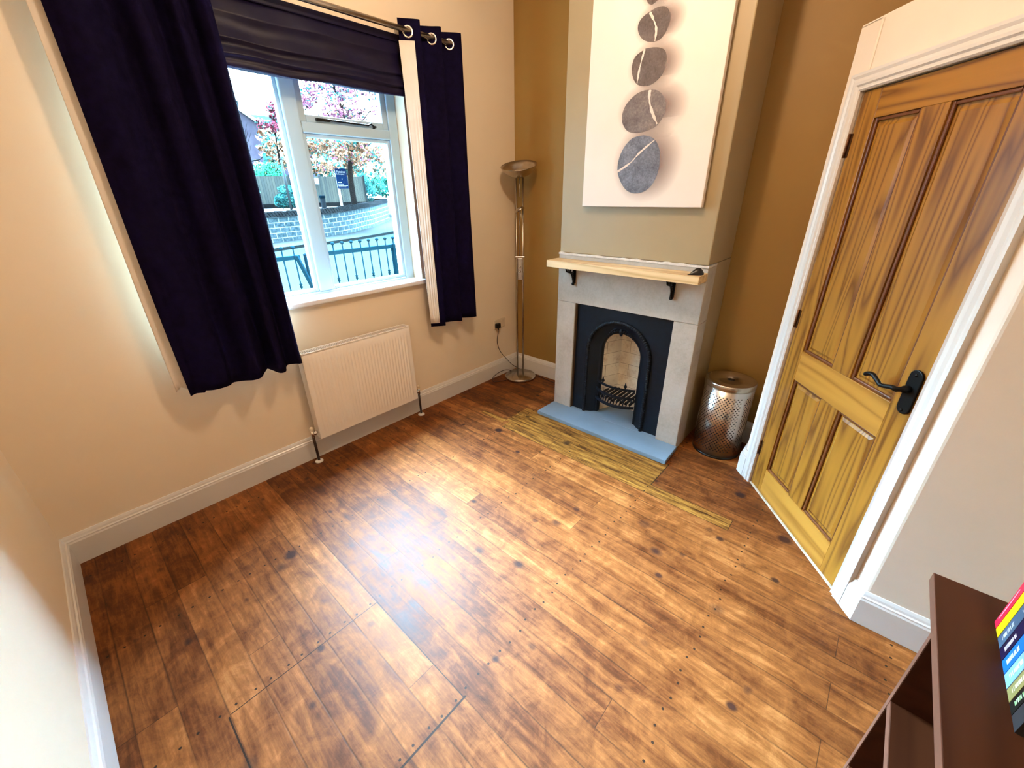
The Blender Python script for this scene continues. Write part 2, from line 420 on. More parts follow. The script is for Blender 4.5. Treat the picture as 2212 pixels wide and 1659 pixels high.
    def build(s, name, mat, parent=None, bevel=0, seg=2, fixn=True, raw=False):
        off = Vector((0, 0, 0))
        if parent is not None and not raw: off = LOC.get(parent.name, Vector((0, 0, 0)))
        me = bpy.data.meshes.new(name)
        me.from_pydata([tuple(Vector(v)-off) for v in s.v], [], s.f)
        for m in (mat if isinstance(mat, (list, tuple)) else [mat]): me.materials.append(m)
        for i, p in enumerate(me.polygons):
            p.material_index = s.mi[i]; p.use_smooth = s.sm[i]
        if s.uv:
            ul = me.uv_layers.new(name='UVMap')
            for i, p in enumerate(me.polygons):
                if i in s.uv:
                    for k, li in enumerate(p.loop_indices): ul.data[li].uv = s.uv[i][k]
        if fixn:
            bm = bmesh.new(); bm.from_mesh(me); bmesh.ops.recalc_face_normals(bm, faces=bm.faces[:]); bm.to_mesh(me); bm.free()
        me.update()
        o = bpy.data.objects.new(name, me); COL.objects.link(o)
        if parent is not None:
            o.parent = parent; LOC[o.name] = off
        if bevel:
            b = o.modifiers.new('bevel', 'BEVEL'); b.width = bevel; b.segments = seg; b.limit_method = 'ANGLE'; b.angle_limit = radians(40)
        return o

def tag(o, label, cat, group=None, kind=None):
    o['label'] = label; o['category'] = cat
    if group: o['group'] = group
    if kind: o['kind'] = kind
    return o
def thing(name, loc, label, cat, group=None, kind=None, rotz=0):
    o = bpy.data.objects.new(name, None); COL.objects.link(o); o.location = loc; o.rotation_euler = (0, 0, rotz)
    o.empty_display_size = .1; LOC[o.name] = Vector(loc); return tag(o, label, cat, group, kind)
def structure(o, label, cat): return tag(o, label, cat, None, 'structure')
def B(*a): return MB().box(*a)

# ------------------------------------------------------------------ the room
L = 3.30; BACK = -3.32; CEIL = 3.05
structure(B(-L-.1, .1, BACK-.1, .30, -.12, 0).build('floor', M['floor']), 'bare stained pine floorboards of the room', 'floor')
structure(B(-L-.1, .1, BACK-.1, .30, CEIL, CEIL+.1).build('ceiling', M['ceiling']), 'plain pale ceiling above the room', 'ceiling')
OX0, OX1, OZ0, OZ1 = -2.43, -1.062, 1.02, 2.46
w = MB(); w.box(-L, OX0, 0, .30, 0, CEIL); w.box(OX1, .1, 0, .30, 0, CEIL); w.box(OX0, OX1, 0, .30, 0, OZ0); w.box(OX0, OX1, 0, .30, OZ1, CEIL)
structure(w.build('wall_window', M['cream']), 'cream wall with the window and radiator', 'wall')
structure(B(-L-.1, -L, BACK, .30, 0, CEIL).build('wall_left', M['cream']), 'cream wall at the left edge of the photo', 'wall')
structure(B(-L-.1, .1, BACK-.1, BACK, 0, CEIL).build('wall_back', M['cream']), 'cream wall behind the bookcase', 'wall')
structure(B(0, .1, BACK, 0, 0, CEIL).build('wall_alcove', M['brown']), 'ochre brown wall either side of the chimney breast', 'wall')
Y1, Y2 = -.789, -1.828; CF = -.42; SH = 1.236
w = MB(); w.box(CF+.004, -.001, Y1-.004, Y2+.004, SH+.001, CEIL)
structure(w.build('wall_chimney', M['brown_lit'], bevel=.006), 'plastered chimney breast above the fireplace, brown paint lightened as if daylit', 'wall')
structure(B(-.27, -.001, Y1-.004, Y1-.10, 0, SH).build('wall_breast_left', M['brown_lit']), 'left flank of the chimney breast behind the floor lamp', 'wall')
structure(B(-.27, -.001, Y2+.10, Y2+.004, 0, SH).build('wall_breast_right', M['brown_lit']), 'right flank of the chimney breast behind the bin', 'wall')

# boxed-in diagonal doorway
DA = -2.4529; HX, HY = -.4661, -2.3124
dv = Vector((cos(DA), sin(DA))); nv = Vector((dv.y*-1*-1, -dv.x)) ; nv = Vector((.63556, -.77205))   # nv points away from the room
def dp(s_, n_=0): return (HX+dv.x*s_+nv.x*n_, HY+dv.y*s_+nv.y*n_)
SA, SB = -.122, .884
DT = 2.232
w = MB()
A0 = dp(SA); Bc = dp(SB)
w.prism([A0, dp(-.004), dp(-.004, .10), (dp(-.004, .10)[0]+.1, A0[1]-.0), (-.001, A0[1])] if False else [A0, dp(-.004), dp(-.004, .10), (-.001, A0[1]-.10), (-.001, A0[1])], 0, DT)
w.prism([dp(.759), Bc, (Bc[0], BACK+.001), (Bc[0]+.10, BACK+.001), (Bc[0]+.10, Bc[1]-.0), dp(.759, .10)], 0, CEIL if False else DT)
w.prism([dp(-.004), dp(.759), dp(.759, .10), dp(-.004, .10)], 1.986, DT)
w.prism([A0, Bc, (Bc[0], BACK+.001), (-.001, BACK+.001), (-.001, A0[1])], DT-.02, DT)
structure(w.build('wall_door', M['box_white'], bevel=.008), 'pale boxed-in diagonal wall that holds the door', 'wall')

# skirting boards
SK = [(0, 0), (.020, 0), (.020, .122), (.017, .130), (.017, .136), (.012, .141), (.010, .150), (.005, .1615), (0, .1615)]
def skirt(path, name, label):
    return structure(MB().sweep([(-o, z) for o, z in SK], path).build(name, M['white']), label, 'skirting board')
skirt([(-L, -.0), (0, 0)], 'baseboard_window', 'white skirting board below the window')
skirt([(-L, BACK), (-L, 0)], 'baseboard_left', 'white skirting board along the left wall')
skirt([(0, 0), (0, Y1-.004)], 'baseboard_alcove', 'short white skirting board behind the floor lamp')
skirt([(0, Y2+.004), (0, A0[1])], 'baseboard_niche', 'short white skirting board behind the steel bin')
SK2 = [(o*1.25, z) for o, z in SK]
structure(MB().sweep([(-o, z) for o, z in SK2], [(0, A0[1]), A0, dp(-.066)]).build('baseboard_return', M['white']), 'end of white skirting board left of the door', 'skirting board')
skirt([dp(.822), Bc, (Bc[0], BACK)], 'baseboard_right', 'white skirting board right of the door')

# architrave (in the plane of the door)
def in_door_plane(o):
    o.location = (HX, HY, 0); o.rotation_euler = (0, 0, DA); return o
t = MB()
prof = [(0, 0), (0, .012), (.006, .018), (.012, .014), (.018, .014), (.024, .021), (.034, .021), (.046, .018), (.056, .022), (.066, .022), (.066, 0)]
def arch(side, s0):
    vs = []
    for o, d_ in prof:
        s_ = s0-o if side < 0 else s0+o
        vs.append((s_, -d_))
    return vs
pl = [(-.002-o, -d_) for o, d_ in prof]; pr_ = [(.757+o, -d_) for o, d_ in prof]
n = len(prof); rows = []
for (o, d_) in prof:
    rows.append([(-.002-o, -d_, 0), (-.002-o, -d_, 1.984+o), (.757+o, -d_, 1.984+o), (.757+o, -d_, 0)])
t.grid(rows, smooth=False)
t.add([(-.002, 0, 0), (-.068, 0, 0), (-.068, 0, 2.05), (.823, 0, 2.05), (.823, 0, 0), (.757, 0, 0), (.757, 0, 1.984), (-.002, 0, 1.984)], [(0, 1, 2, 7), (7, 2, 3, 6), (6, 3, 4, 5)])
structure(in_door_plane(t.build('trim_1', M['white'])), 'white moulded architrave around the pine door', 'door frame')

# door leaf: local x runs from hinge to latch, local -y faces the room
door = thing('door_1', (HX, HY, 0), 'golden four-panel pine door in the diagonal wall', 'door', kind='structure', rotz=DA)
def dbox(name, x0, x1, z0, z1, mat, y0=0.004, y1=.039, bev=.002): return B(x0, x1, y0, y1, z0, z1).build(name, M[mat], door, bevel=bev, raw=True)
dbox('stile', .001, .1, .008, 1.981, 'door_v'); dbox('stile', .652, .754, .008, 1.981, 'door_v')
dbox('top_rail', .1, .652, 1.878, 1.981, 'door_h'); dbox('lock_rail', .1, .652, .738, .892, 'door_l'); dbox('bottom_rail', .1, .652, .008, .17, 'door_l')
dbox('muntin', .318, .430, .892, 1.878, 'door_v'); dbox('muntin', .318, .430, .17, .738, 'door_v')
for x0, x1, z0, z1 in ((.1, .318, .892, 1.878), (.430, .652, .892, 1.878), (.1, .318, .17, .738), (.430, .652, .17, .738)):
    m = MB()
    # fielded panel: flat border then bevelled raised field
    a = [(x0, z0), (x1, z0), (x1, z1), (x0, z1)]
    def ins(k): return [(x0+k, z0+k), (x1-k, z0+k), (x1-k, z1-k), (x0+k, z1-k)]
    lev = [(0, .020), (.022, .020), (.034, .0145), (.04, .0145)]
    vs = []
    for k, y in lev: vs += [(p[0], y, p[1]) for p in ins(k)]
    fs = [(i*4+j, i*4+(j+1) % 4, (i+1)*4+(j+1) % 4, (i+1)*4+j) for i in range(3) for j in range(4)]+[(12, 13, 14, 15)]
    m.add(vs, fs); m.box(x0, x1, .0205, .034, z0, z1)
    pn = m.build('panel', M['door_v'], door, raw=True)
    q = MB()
    W = .013
    for (xa, xb, za, zb) in ((x0, x0+W, z0, z1), (x1-W, x1, z0, z1), (x0+W, x1-W, z0, z0+W), (x0+W, x1-W, z1-W, z1)):
        q.box(xa, xb, .0095, .0198, za, zb)
    q.build('panel_moulding', M['door_edge'], pn, bevel=.004, raw=True)
# black iron lever handle on a rounded back plate
hp = MB(); cx, z0, z1, r = .712, .905, 1.022, .0265
poly = [(cx+r*cos(a), z1+r*sin(a)) for a in [i*pi/10 for i in range(11)]]+[(cx+r*cos(a), z0+r*sin(a)) for a in [pi+i*pi/10 for i in range(11)]]
hp.prism_ax(poly, 'y', -.006, .0035)
hpo = hp.build('handle_plate', M['iron_black'], door, bevel=.003, raw=True); hpo['label'] = 'black iron back plate'
lv = MB(); lv.lathe([(.013, 0), (.013, .02), (.009, .026), (.009, .048)], (.708, -.006, .974), 16, axis=Matrix.Rotation(pi/2, 3, 'X'))
lv.tube([(.712, -.05, .974), (.690, -.052, .974), (.665, -.054, .966), (.645, -.055, .962), (.622, -.055, .974), (.602, -.055, .984), (.585, -.055, .982), (.570, -.054, .974), (.563, -.053, .970)], [.009, .009, .0085, .008, .008, .0085, .009, .0095, .007], 12)
lv.build('lever', M['iron_black'], hpo, raw=True)
for z in (1.03, .894):
    MB().lathe([(.006, 0), (.006, .002), (.002, .004)], (cx, -.006, z), 10, axis=Matrix.Rotation(pi/2, 3, 'X')).build('screw', M['iron_black'], hpo, raw=True)
for z in (1.79, 1.03, .255):
    h = MB(); h.tube([(-.0035, -.004, z-.045), (-.0035, -.004, z+.045)], .0055, 10); h.box(-.004, .010, .0015, .004, z-.045, z+.045)
    ho = h.build('hinge', M['hinge'], door, raw=True)
B(.0, .755, -.004, .06, .001, .007).build('threshold_strip', M['fill'], door, raw=True)

# ------------------------------------------------------------------ window
FY0, FY1 = .10, .16
win = thing('window_1', (-1.74, .1, 1.05), 'white painted casement window with a street view', 'window', kind='structure')
f = MB()
f.box(OX0, -2.352, FY0, FY1, 1.045, OZ1); f.box(-1.128, OX1, FY0, FY1, 1.045, OZ1)
f.box(-2.352, -1.128, FY0, FY1, 1.045, 1.066); f.box(-2.352, -1.128, FY0, FY1, 2.40, OZ1)
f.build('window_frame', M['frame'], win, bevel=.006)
B(-1.790, -1.702, FY0-.004, FY1, 1.066, 2.40).build('mullion', M['frame'], win, bevel=.008)
B(-1.702, -1.128, FY0-.002, FY1, 1.952, 2.008).build('transom', M['frame'], win, bevel=.006)
def sash(x0, x1, z0, z1, wd, name, yo=.012):
    s_ = MB()
    for a in ((x0, x0+wd, z0, z1), (x1-wd, x1, z0, z1), (x0+wd, x1-wd, z0, z0+wd), (x0+wd, x1-wd, z1-wd, z1)):
        s_.box(a[0], a[1], FY0+yo, FY1-.01, a[2], a[3])
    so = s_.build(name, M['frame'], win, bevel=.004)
    B(x0+wd-.004, x1-wd+.004, .132, .136, z0+wd-.004, z1-wd+.004).build('pane', M['glass'], so)
    return so
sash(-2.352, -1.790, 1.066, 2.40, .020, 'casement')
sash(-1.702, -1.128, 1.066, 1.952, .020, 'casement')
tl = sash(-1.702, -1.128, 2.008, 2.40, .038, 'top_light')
st = MB(); st.tube([(-1.60, .103, 2.024), (-1.53, .097, 2.026), (-1.28, .097, 2.022), (-1.26, .097, 2.032), (-1.245, .097, 2.020), (-1.225, .100, 2.018)], .0055, 8)
st.box(-1.61, -1.53, .093, .112, 2.018, 2.030); st.tube([(-1.24, .110, 2.012), (-1.24, .094, 2.012)], .005, 8)
st.build('window_stay', M['iron_black'], tl)
B(OX0-.04, -1.042, -.034, FY0+.01, 1.018, 1.052).build('window_sill', M['sill'], win, bevel=.008)

# ------------------------------------------------------------------ roman blind, rod, curtains
bl = thing('roman_blind', (-1.745, -.02, 2.47), 'dark aubergine roman blind half lowered over the window', 'blind')
pf = [(-.012, 2.475), (-.020, 2.44), (-.034, 2.392), (-.036, 2.382), (-.026, 2.372), (-.034, 2.32), (-.052, 2.288), (-.054, 2.280), (-.036, 2.276), (-.046, 2.25), (-.064, 2.229), (-.066, 2.220), (-.044, 2.216), (-.052, 2.20), (-.056, 2.178), (-.05, 2.172), (-.030, 2.172), (-.012, 2.19)]
rows = []
for i in range(33):
    x = -2.432+i*(1.366/32)
    rows.append([(x, y-.004*sin(i*.9+z*30)*(1 if y < -.03 else .3), z+.004*sin(i*.5+y*60)+(i/32-.5)*.012) for y, z in pf])
bm_ = MB().grid(rows); bo = bm_.build('blind_fabric', M['blind'], bl, fixn=False)
so = bo.modifiers.new('thick', 'SOLIDIFY'); so.thickness = .003
B(-2.43, -1.066, -.03, -.002, 2.452, 2.49).build('head_rail', M['blind'], bl, bevel=.004)

RY, RZ = -.105, 2.497
rod = thing('curtain_rod', (-1.76, RY, RZ), 'brushed steel curtain pole above the window', 'curtain rod')
MB().tube([(-2.84, RY, RZ), (-.705, RY, RZ)], .0145, 16).build('pole', M['steel'], rod)
for x in (-2.80, -.720):
    b = MB(); b.tube([(x, RY, RZ-.014), (x, RY, RZ-.03), (x, -.02, RZ-.03)], .007, 8); b.lathe([(.026, 0), (.026, .008), (.012, .012)], (x, -.001, RZ-.03), 20, axis=Matrix.Rotation(pi/2, 3, 'X')); b.tube([(x-.009, RY, RZ), (x+.009, RY, RZ)], .0185, 16)
    b.build('bracket', M['steel'], rod)
for x in (-2.84, -.705):
    MB().lathe([(.0, -.012), (.018, -.010), (.020, 0), (.018, .010), (0, .012)], (x, RY, RZ), 20, axis=Matrix.Rotation(pi/2, 3, 'Y')).build('end_cap', M['steel'], rod)

def resample(path, n):
    P = [Vector(p) for p in path]; out = []
    # Catmull-Rom
    m = len(P)
    for i in range(n):
        t = i/(n-1)*(m-1); k = min(int(t), m-2); u = t-k
        p0, p1, p2, p3 = P[max(k-1, 0)], P[k], P[k+1], P[min(k+2, m-1)]
        out.append(.5*((2*p1)+(p2-p0)*u+(2*p0-5*p1+4*p2-p3)*u*u+(3*p1-p0-3*p2+p3)*u**3))
    return out
def curtain(label, top, bot, z0, z1, lining_top, lining_bot, lin_label, ring_x, nseg=150, hem=lambda u: 0):
    cx = sum(p[0] for p in top)/len(top)
    c = thing('curtain', (cx, RY, z0), label, 'curtain', 'pair of curtains')
    def sheet(tp, bt, zt, zb, name, mat, th, n=nseg, wob=.004):
        a, b = resample(tp, n), resample(bt, n); rows = []; NZ = 34
        for j in range(NZ):
            v = j/(NZ-1); e = v**.8
            row = []
            for i in range(n):
                p = a[i]*(1-e)+b[i]*e; u = i/(n-1)
                row.append((p.x+wob*sin(7*v+u*40)*v, p.y+wob*sin(5*v+u*31)*v, zt+(zb+hem(u)-zt)*v))
            rows.append(row)
        o = MB().grid(rows).build(name, mat, c, fixn=False)
        s_ = o.modifiers.new('thick', 'SOLIDIFY'); s_.thickness = th; s_.offset = 0
        return o
    fab = sheet(top, bot, z1, z0, 'curtain_fabric', M['fabric'], .004)
    ln = sheet(lining_top, lining_bot, z1-.105, z0+.028, 'lining', M['lining'], .002, 40, .002); ln['label'] = lin_label
    rp = resample(top, 400)
    for x, sgn in ring_x:
        # the eyelet sits where the heading crosses the rod
        best = min(range(5, 395), key=lambda i: abs(rp[i].x-x)*1+abs(rp[i].y-RY)*.6)
        q = rp[best]; tg = (rp[best+3]-rp[best-3]).normalized()
        nrm = Vector((-tg.y, tg.x, 0)); rot = nrm.to_track_quat('Z', 'Y').to_matrix()
        m = MB(); R0, r0 = .0265, .0062; rows = []
        for i in range(29):
            a = 2*pi*i/28; row = []
            for k in range(10):
                b = 2*pi*k/10
                row.append(Vector((q.x, q.y, RZ-.006))+rot@Vector(((R0+r0*cos(b))*cos(a), (R0+r0*cos(b))*sin(a), r0*.75*sin(b))))
            rows.append(row)
        m.grid(rows, close=True).build('eyelet', M['chrome'], c)
    return c
# right curtain: the inner edge turns back and shows the lining
rt = [(-1.106, -.076), (-1.088, -.086), (-1.06, -.105), (-1.025, -.130), (-1.0, -.142), (-.988, -.125), (-.965, -.078), (-.945, -.062), (-.925, -.075), (-.885, -.105), (-.855, -.135), (-.84, -.142), (-.828, -.125), (-.812, -.08), (-.798, -.063), (-.78, -.075), (-.744, -.105), (-.705, -.135), (-.682, -.145), (-.672, -.14)]
rb = [(-1.088, -.080), (-1.075, -.090), (-1.055, -.102), (-1.02, -.128), (-.995, -.140), (-.98, -.125), (-.955, -.085), (-.935, -.070), (-.915, -.078), (-.875, -.105), (-.845, -.132), (-.825, -.140), (-.812, -.125), (-.796, -.085), (-.782, -.068), (-.765, -.075), (-.735, -.102), (-.70, -.132), (-.675, -.142), (-.662, -.136)]
lt_t = [(-1.111, -.078), (-1.095, -.090), (-1.070, -.109), (-1.050, -.124), (-1.038, -.133)]
lt_b = [(-1.090, -.087), (-1.075, -.098), (-1.060, -.110), (-1.045, -.121), (-1.036, -.128)]
curtain('navy eyelet curtain right of the window with cream lining showing', rt, rb, .700, 2.552, lt_t, lt_b, 'cream lining turned outward', [(-1.06, 1), (-.978, 1), (-.885, 1), (-.82, 1), (-.744, 1)])
ltp = [(-2.632, -0.118), (-2.612, -0.132), (-2.585, -0.156), (-2.545, -0.164), (-2.5, -0.132), (-2.455, -0.094), (-2.42, -0.119), (-2.395, -0.164), (-2.365, -0.172), (-2.335, -0.124), (-2.305, -0.089), (-2.275, -0.124), (-2.25, -0.169), (-2.225, -0.154), (-2.2, -0.104), (-2.175, -0.099), (-2.155, -0.144), (-2.13, -0.169), (-2.105, -0.149), (-2.092, -0.114), (-2.088, -0.074)]
lbt = [(-2.645, -0.116), (-2.622, -0.128), (-2.595, -0.149), (-2.545, -0.174), (-2.48, -0.144), (-2.44, -0.099), (-2.4, -0.119), (-2.365, -0.169), (-2.325, -0.182), (-2.29, -0.134), (-2.265, -0.094), (-2.24, -0.126), (-2.22, -0.164), (-2.195, -0.154), (-2.17, -0.114), (-2.15, -0.099), (-2.13, -0.134), (-2.11, -0.162), (-2.09, -0.149), (-2.086, -0.114), (-2.084, -0.078)]
lll_t = [(-2.668, -.088), (-2.645, -.094), (-2.617, -.098), (-2.58, -.092), (-2.45, -.080), (-2.3, -.078), (-2.15, -.078), (-2.098, -.078)]
lll_b = [(-2.688, -.085), (-2.660, -.092), (-2.628, -.096), (-2.58, -.092), (-2.45, -.080), (-2.3, -.078), (-2.15, -.078), (-2.098, -.078)]
curtain('wide navy eyelet curtain left of the window', ltp, lbt, .722, 2.552, lll_t, lll_b, 'cream lining along the outer edge', [(-2.50, 1), (-2.42, 1), (-2.335, 1), (-2.275, 1), (-2.20, 1), (-2.155, 1)], hem=lambda u: .012*sin(u*17)+(.0 if u > .12 else -.012))

# ------------------------------------------------------------------ radiator
rx0, rx1, rz0, rz1, rf = -2.074, -1.298, .171, .761, -.112
rad = thing('radiator', (-1.686, -.07, .171), 'white ribbed panel radiator under the window', 'radiator')
rows = []; NR = 31; xs = [rx0, rx0+.022]
prof = []
for i in range(NR*8+1):
    u = i/(NR*8); x = rx0+.03+u*(rx1-rx0-.06); ph = (u*NR) % 1
    prof.append((x, .0055*(0.5-.5*cos(2*pi*ph))**.7))
prof = [(rx0, 0)]+prof+[(rx1, 0)]
zz = [(rz0, 0), (rz0+.040, 0), (rz0+.050, .6), (rz0+.058, 1), (rz1-.072, 1), (rz1-.062, .6), (rz1-.054, 0), (rz1-.006, 0), (rz1, -1)]
rows = []
for z, k in zz:
    rows.append([(x, rf+.006+(.006 if k < 0 else -d*k*.9+0), z) for x, d in prof])
m = MB().grid(rows, smooth=True); m.box(rx0, rx1, rf+.010, rf+.014, rz0, rz1-.002)
m.build('front_panel', M['radiator'], rad)
B(rx0+.01, rx1-.01, -.045, -.035, rz0, rz1-.006).build('back_panel', M['radiator'], rad)
for x in (rx0-.001, rx1-.004):
    B(x, x+.005, rf+.006, -.034, rz0+.004, rz1-.002).build('side_cover', M['radiator'], rad, bevel=.002)
g = MB(); g.box(rx0, rx1, rf+.006, rf+.015, rz1-.008, rz1+.002); g.box(rx0, rx1, -.043, -.033, rz1-.008, rz1+.002)
g.box(rx0, rx0+.012, rf+.012, -.035, rz1-.008, rz1+.002); g.box(rx1-.012, rx1, rf+.012, -.035, rz1-.008, rz1+.002); g.box((rx0+rx1)/2-.008, (rx0+rx1)/2+.008, rf+.012, -.035, rz1-.008, rz1+.002)
for i in range(70):
    x = rx0+.014+i*(rx1-rx0-.028)/69; g.box(x-.0018, x+.0018, rf+.012, -.036, rz1-.007, rz1)
go = g.build('top_grille', M['radiator'], rad)
B(rx0+.012, rx1-.012, rf+.02, -.046, rz1-.05, rz1-.03).build('convector_fins', M['grille_dark'], rad)
for sx, x in ((-1, rx0), (1, rx1)):
    px = x+sx*.035
    v = MB(); v.tube([(x-sx*.01, -.075, rz0+.045), (px, -.075, rz0+.045)], .010, 12); v.tube([(px, -.075, rz0+.02), (px, -.075, rz0+.066)], .0115, 12); v.tube([(x+sx*.012, -.075, rz0+.045), (x+sx*.024, -.075, rz0+.045)], .015, 6, smooth=False)
    vo = v.build('valve', M['chrome'], rad)
    MB().lathe([(.011, 0), (.012, .01), (.011, .022), (.006, .027)], (px, -.075, rz0+.066), 14).build('valve_cap', M['plastic_white'], vo)
    MB().tube([(px, -.075, .0), (px, -.075, rz0+.022)], .0085, 12).build('pipe', M['pipe'], rad)
    MB().lathe([(.026, 0), (.026, .004), (.020, .010), (.010, .012)], (px, -.075, 0.0), 20).build('floor_collar', M['white'], rad)

# ------------------------------------------------------------------ wall socket
sk = thing('wall_socket', (-.245, 0, .52), 'cream double socket low on the window wall', 'socket')
B(-.318, -.172, -.010, -.0005, .477, .563).build('faceplate', M['plastic_white'], sk, bevel=.004)
for x in (-.285, -.205):
    B(x-.009, x+.009, -.013, -.0095, .540, .553).build('switch', M['plastic_white'], sk, bevel=.002)

# ------------------------------------------------------------------ floor lamp
LX, LY = -.178, -.205
lamp = thing('floor_lamp', (LX, LY, 0), 'brushed steel uplighter floor lamp in the alcove corner', 'floor lamp')
MB().lathe([(.0, .0), (.143, 0), (.146, .004), (.146, .022), (.140, .030), (.02, .034), (0, .034)], (LX, LY, 0), 56).build('base', M['steel'], lamp)
qd = Vector((.655, -.755, 0))*.027
for sg in (-1, 1):
    MB().tube([(LX+qd.x*sg, LY+qd.y*sg, .03), (LX+qd.x*sg, LY+qd.y*sg, 1.765)], .0075, 12).build('pole', M['steel'], lamp)
bn_ = (Vector((0, 0, 1))+Vector((-.755, -.655, 0))*.31+Vector((-.655, .755, 0))*.09).normalized(); bt_ = bn_.to_track_quat('Z', 'Y').to_matrix()
bw = MB().lathe([(.0, -.030), (.05, -.027), (.09, -.010), (.125, .018), (.143, .048), (.146, .052), (.143, .054), (.124, .026), (.09, .000), (.05, -.016), (0, -.019)], (LX, LY, 1.772), 56, axis=bt_).build('bowl', M['steel'], lamp)
MB().lathe([(.0, -.014), (.045, -.013), (.045, .012), (.035, .020), (0, .022)], (LX, LY, 1.772), 24, axis=bt_).build('bulb_cover', M['bowl_in'], bw)
MB().tube([(LX, LY, 1.74), (LX, LY, 1.66), (LX, LY, 1.60)], .004, 8).build('stem', M['steel'], lamp)
B_ = MB()
ba = Matrix.Rotation(atan2(qd.y, qd.x), 3, 'Z')
def rb_(x0, x1, y0, y1, z0, z1):
    q = MB().box(x0, x1, y0, y1, z0, z1); q.v = [tuple(ba@Vector(v)+Vector((LX, LY, 0))) for v in q.v]; return q
rb_(-.042, .042, -.010, .010, 1.119, 1.135).build('clamp_bar', M['steel'], lamp, bevel=.003)
db = rb_(-.0185, .0185, -.012, .012, .936, 1.118).build('dimmer_box', M['steel'], lamp, bevel=.003)
fw = ba@Vector((0, -1, 0))
for z in (1.046, 1.008):
    c0 = Vector((LX, LY, z))+fw*.012
    MB().tube([c0, c0+fw*.010], .0085, 14).build('dimmer_knob', M['chrome'], db)
hd = Vector((LX-.0, LY, 1.505))+fw*.028
tilt = Matrix.Rotation(atan2(qd.y, qd.x), 3, 'Z')@Matrix.Rotation(radians(-24), 3, 'Y')
rh = MB().lathe([(0, .016), (.025, .014), (.040, .002), (.042, -.010), (.038, -.010), (.02, -.004), (0, -.004)], hd, 28, axis=tilt).build('reading_head', M['steel'], lamp)
MB().tube([hd+Vector((.003, -.004, -.008)), (LX+qd.x*.3, LY+qd.y*.3, 1.46)+Vector((0, 0, 0))*0 if False else Vector((LX+qd.x*.5, LY+qd.y*.5, 1.455))+fw*.03, Vector((LX+qd.x*1.25, LY+qd.y*1.25, 1.39))+fw*.034], .0028, 8).build('head_handle', M['chrome'], rh)
MB().tube([hd+Vector((0, 0, -.004)), Vector((LX, LY, 1.47))+fw*.012, Vector((LX, LY, 1.40)), Vector((LX, LY, 1.13))], .005, 8).build('reading_arm', M['steel'], lamp)
cd = resample([(-.288, -.028, .492), (-.290, -.030, .455), (-.312, -.036, .36), (-.282, -.042, .26), (-.20, -.045, .16), (-.12, -.046, .075), (-.045, -.075, .012), (-.03, -.12, .005), (-.040, -.25, .005), (-.06, -.40, .005), (-.075, -.52, .005), (-.10, -.62, .005)], 90)
ca = MB(); ca.tube(cd, .0033, 8)
ca.tube(resample([(-.20, -.105, .005), (-.17, -.075, .03), (-.24, -.058, .055), (-.34, -.055, .052), (-.41, -.058, .028), (-.43, -.085, .006), (-.40, -.12, .005), (-.32, -.155, .005)], 60), .0033, 8)
ca.build('power_cord', M['cord'], lamp)
pg_ = MB(); pg_.box(-.312, -.264, -.044, -.0105, .488, .532); pg_.tube([(-.288, -.03, .49), (-.288, -.03, .468)], .007, 10)
pg_.build('plug', M['black'], lamp, bevel=.006)

# ------------------------------------------------------------------ fireplace
IY0, IY1, IZ = -.947, -1.678, .890
sur = thing('fireplace_surround', (CF, -1.31, 0), 'pale limestone fireplace surround on the chimney breast', 'fireplace surround')
B(CF, -.275, Y1, Y2, IZ, SH-.012).build('lintel', M['stone'], sur, bevel=.004)
B(CF, -.275, Y1, IY0, 0.0, IZ-.002).build('jamb', M['stone'], sur, bevel=.004)
B(CF, -.275, IY1, Y2, 0.0, IZ-.002).build('jamb', M['stone'], sur, bevel=.004)
m = MB(); rows = []
for i in range(41):
    y = Y1+(Y2-Y1)*i/40; h = SH+.004*sin(i*1.7)+.003*sin(i*.6+1)
    rows.append([(CF-.004+.002*sin(i*2.3), y, SH-.013), (CF-.006+.002*sin(i*1.1), y, h-.004), (CF+.002, y, h), (CF+.02, y, h)])
m.grid(rows); m.box(CF+.003, -.275, Y1, Y2, SH-.012, SH-.001)
m.build('plaster_ledge', M['plaster_rough'], sur)
B(CF+.004, CF+.035, IY0-.007, IY0-.001, .03, IZ).build('side_strip', M['inner_wood'], sur)

he = MB()
he.prism([(-.275, Y1+.0), (CF, Y1), (-.640, Y1+.005), (-.637, -1.846), (CF, Y2-.008), (-.275, Y2-.004)], 0.0005, .028) if False else he.prism([(CF-.001, Y1+.002), (-.640, Y1+.004), (-.637, -1.846), (CF-.001, Y2-.008)], 0.0005, .030)
he.box(CF-.001, -.14, IY1+.001, IY0-.001, .0005, .030)
tag(he.build('hearth_slab', M['slate'], bevel=.003), 'blue-grey painted hearth slab in front of the fireplace', 'hearth')

# cast iron insert
ins_ = thing('cast_iron_fireplace', (-.39, -1.31, .03), 'black arched cast iron fireplace insert with small grate', 'fireplace')
AC, AZ, AR = -1.3085, .558, .2495
def archpts(hw, zs, zb, n=28, rz=None):
    rz = rz or hw
    return [(AC+hw, zb)]+[(AC+hw*cos(a), zs+rz*sin(a)) for a in [pi*i/n for i in range(n+1)]]+[(AC-hw, zb)]
PX = -.392; ZB = .031
outer = archpts(AR, AZ, ZB)
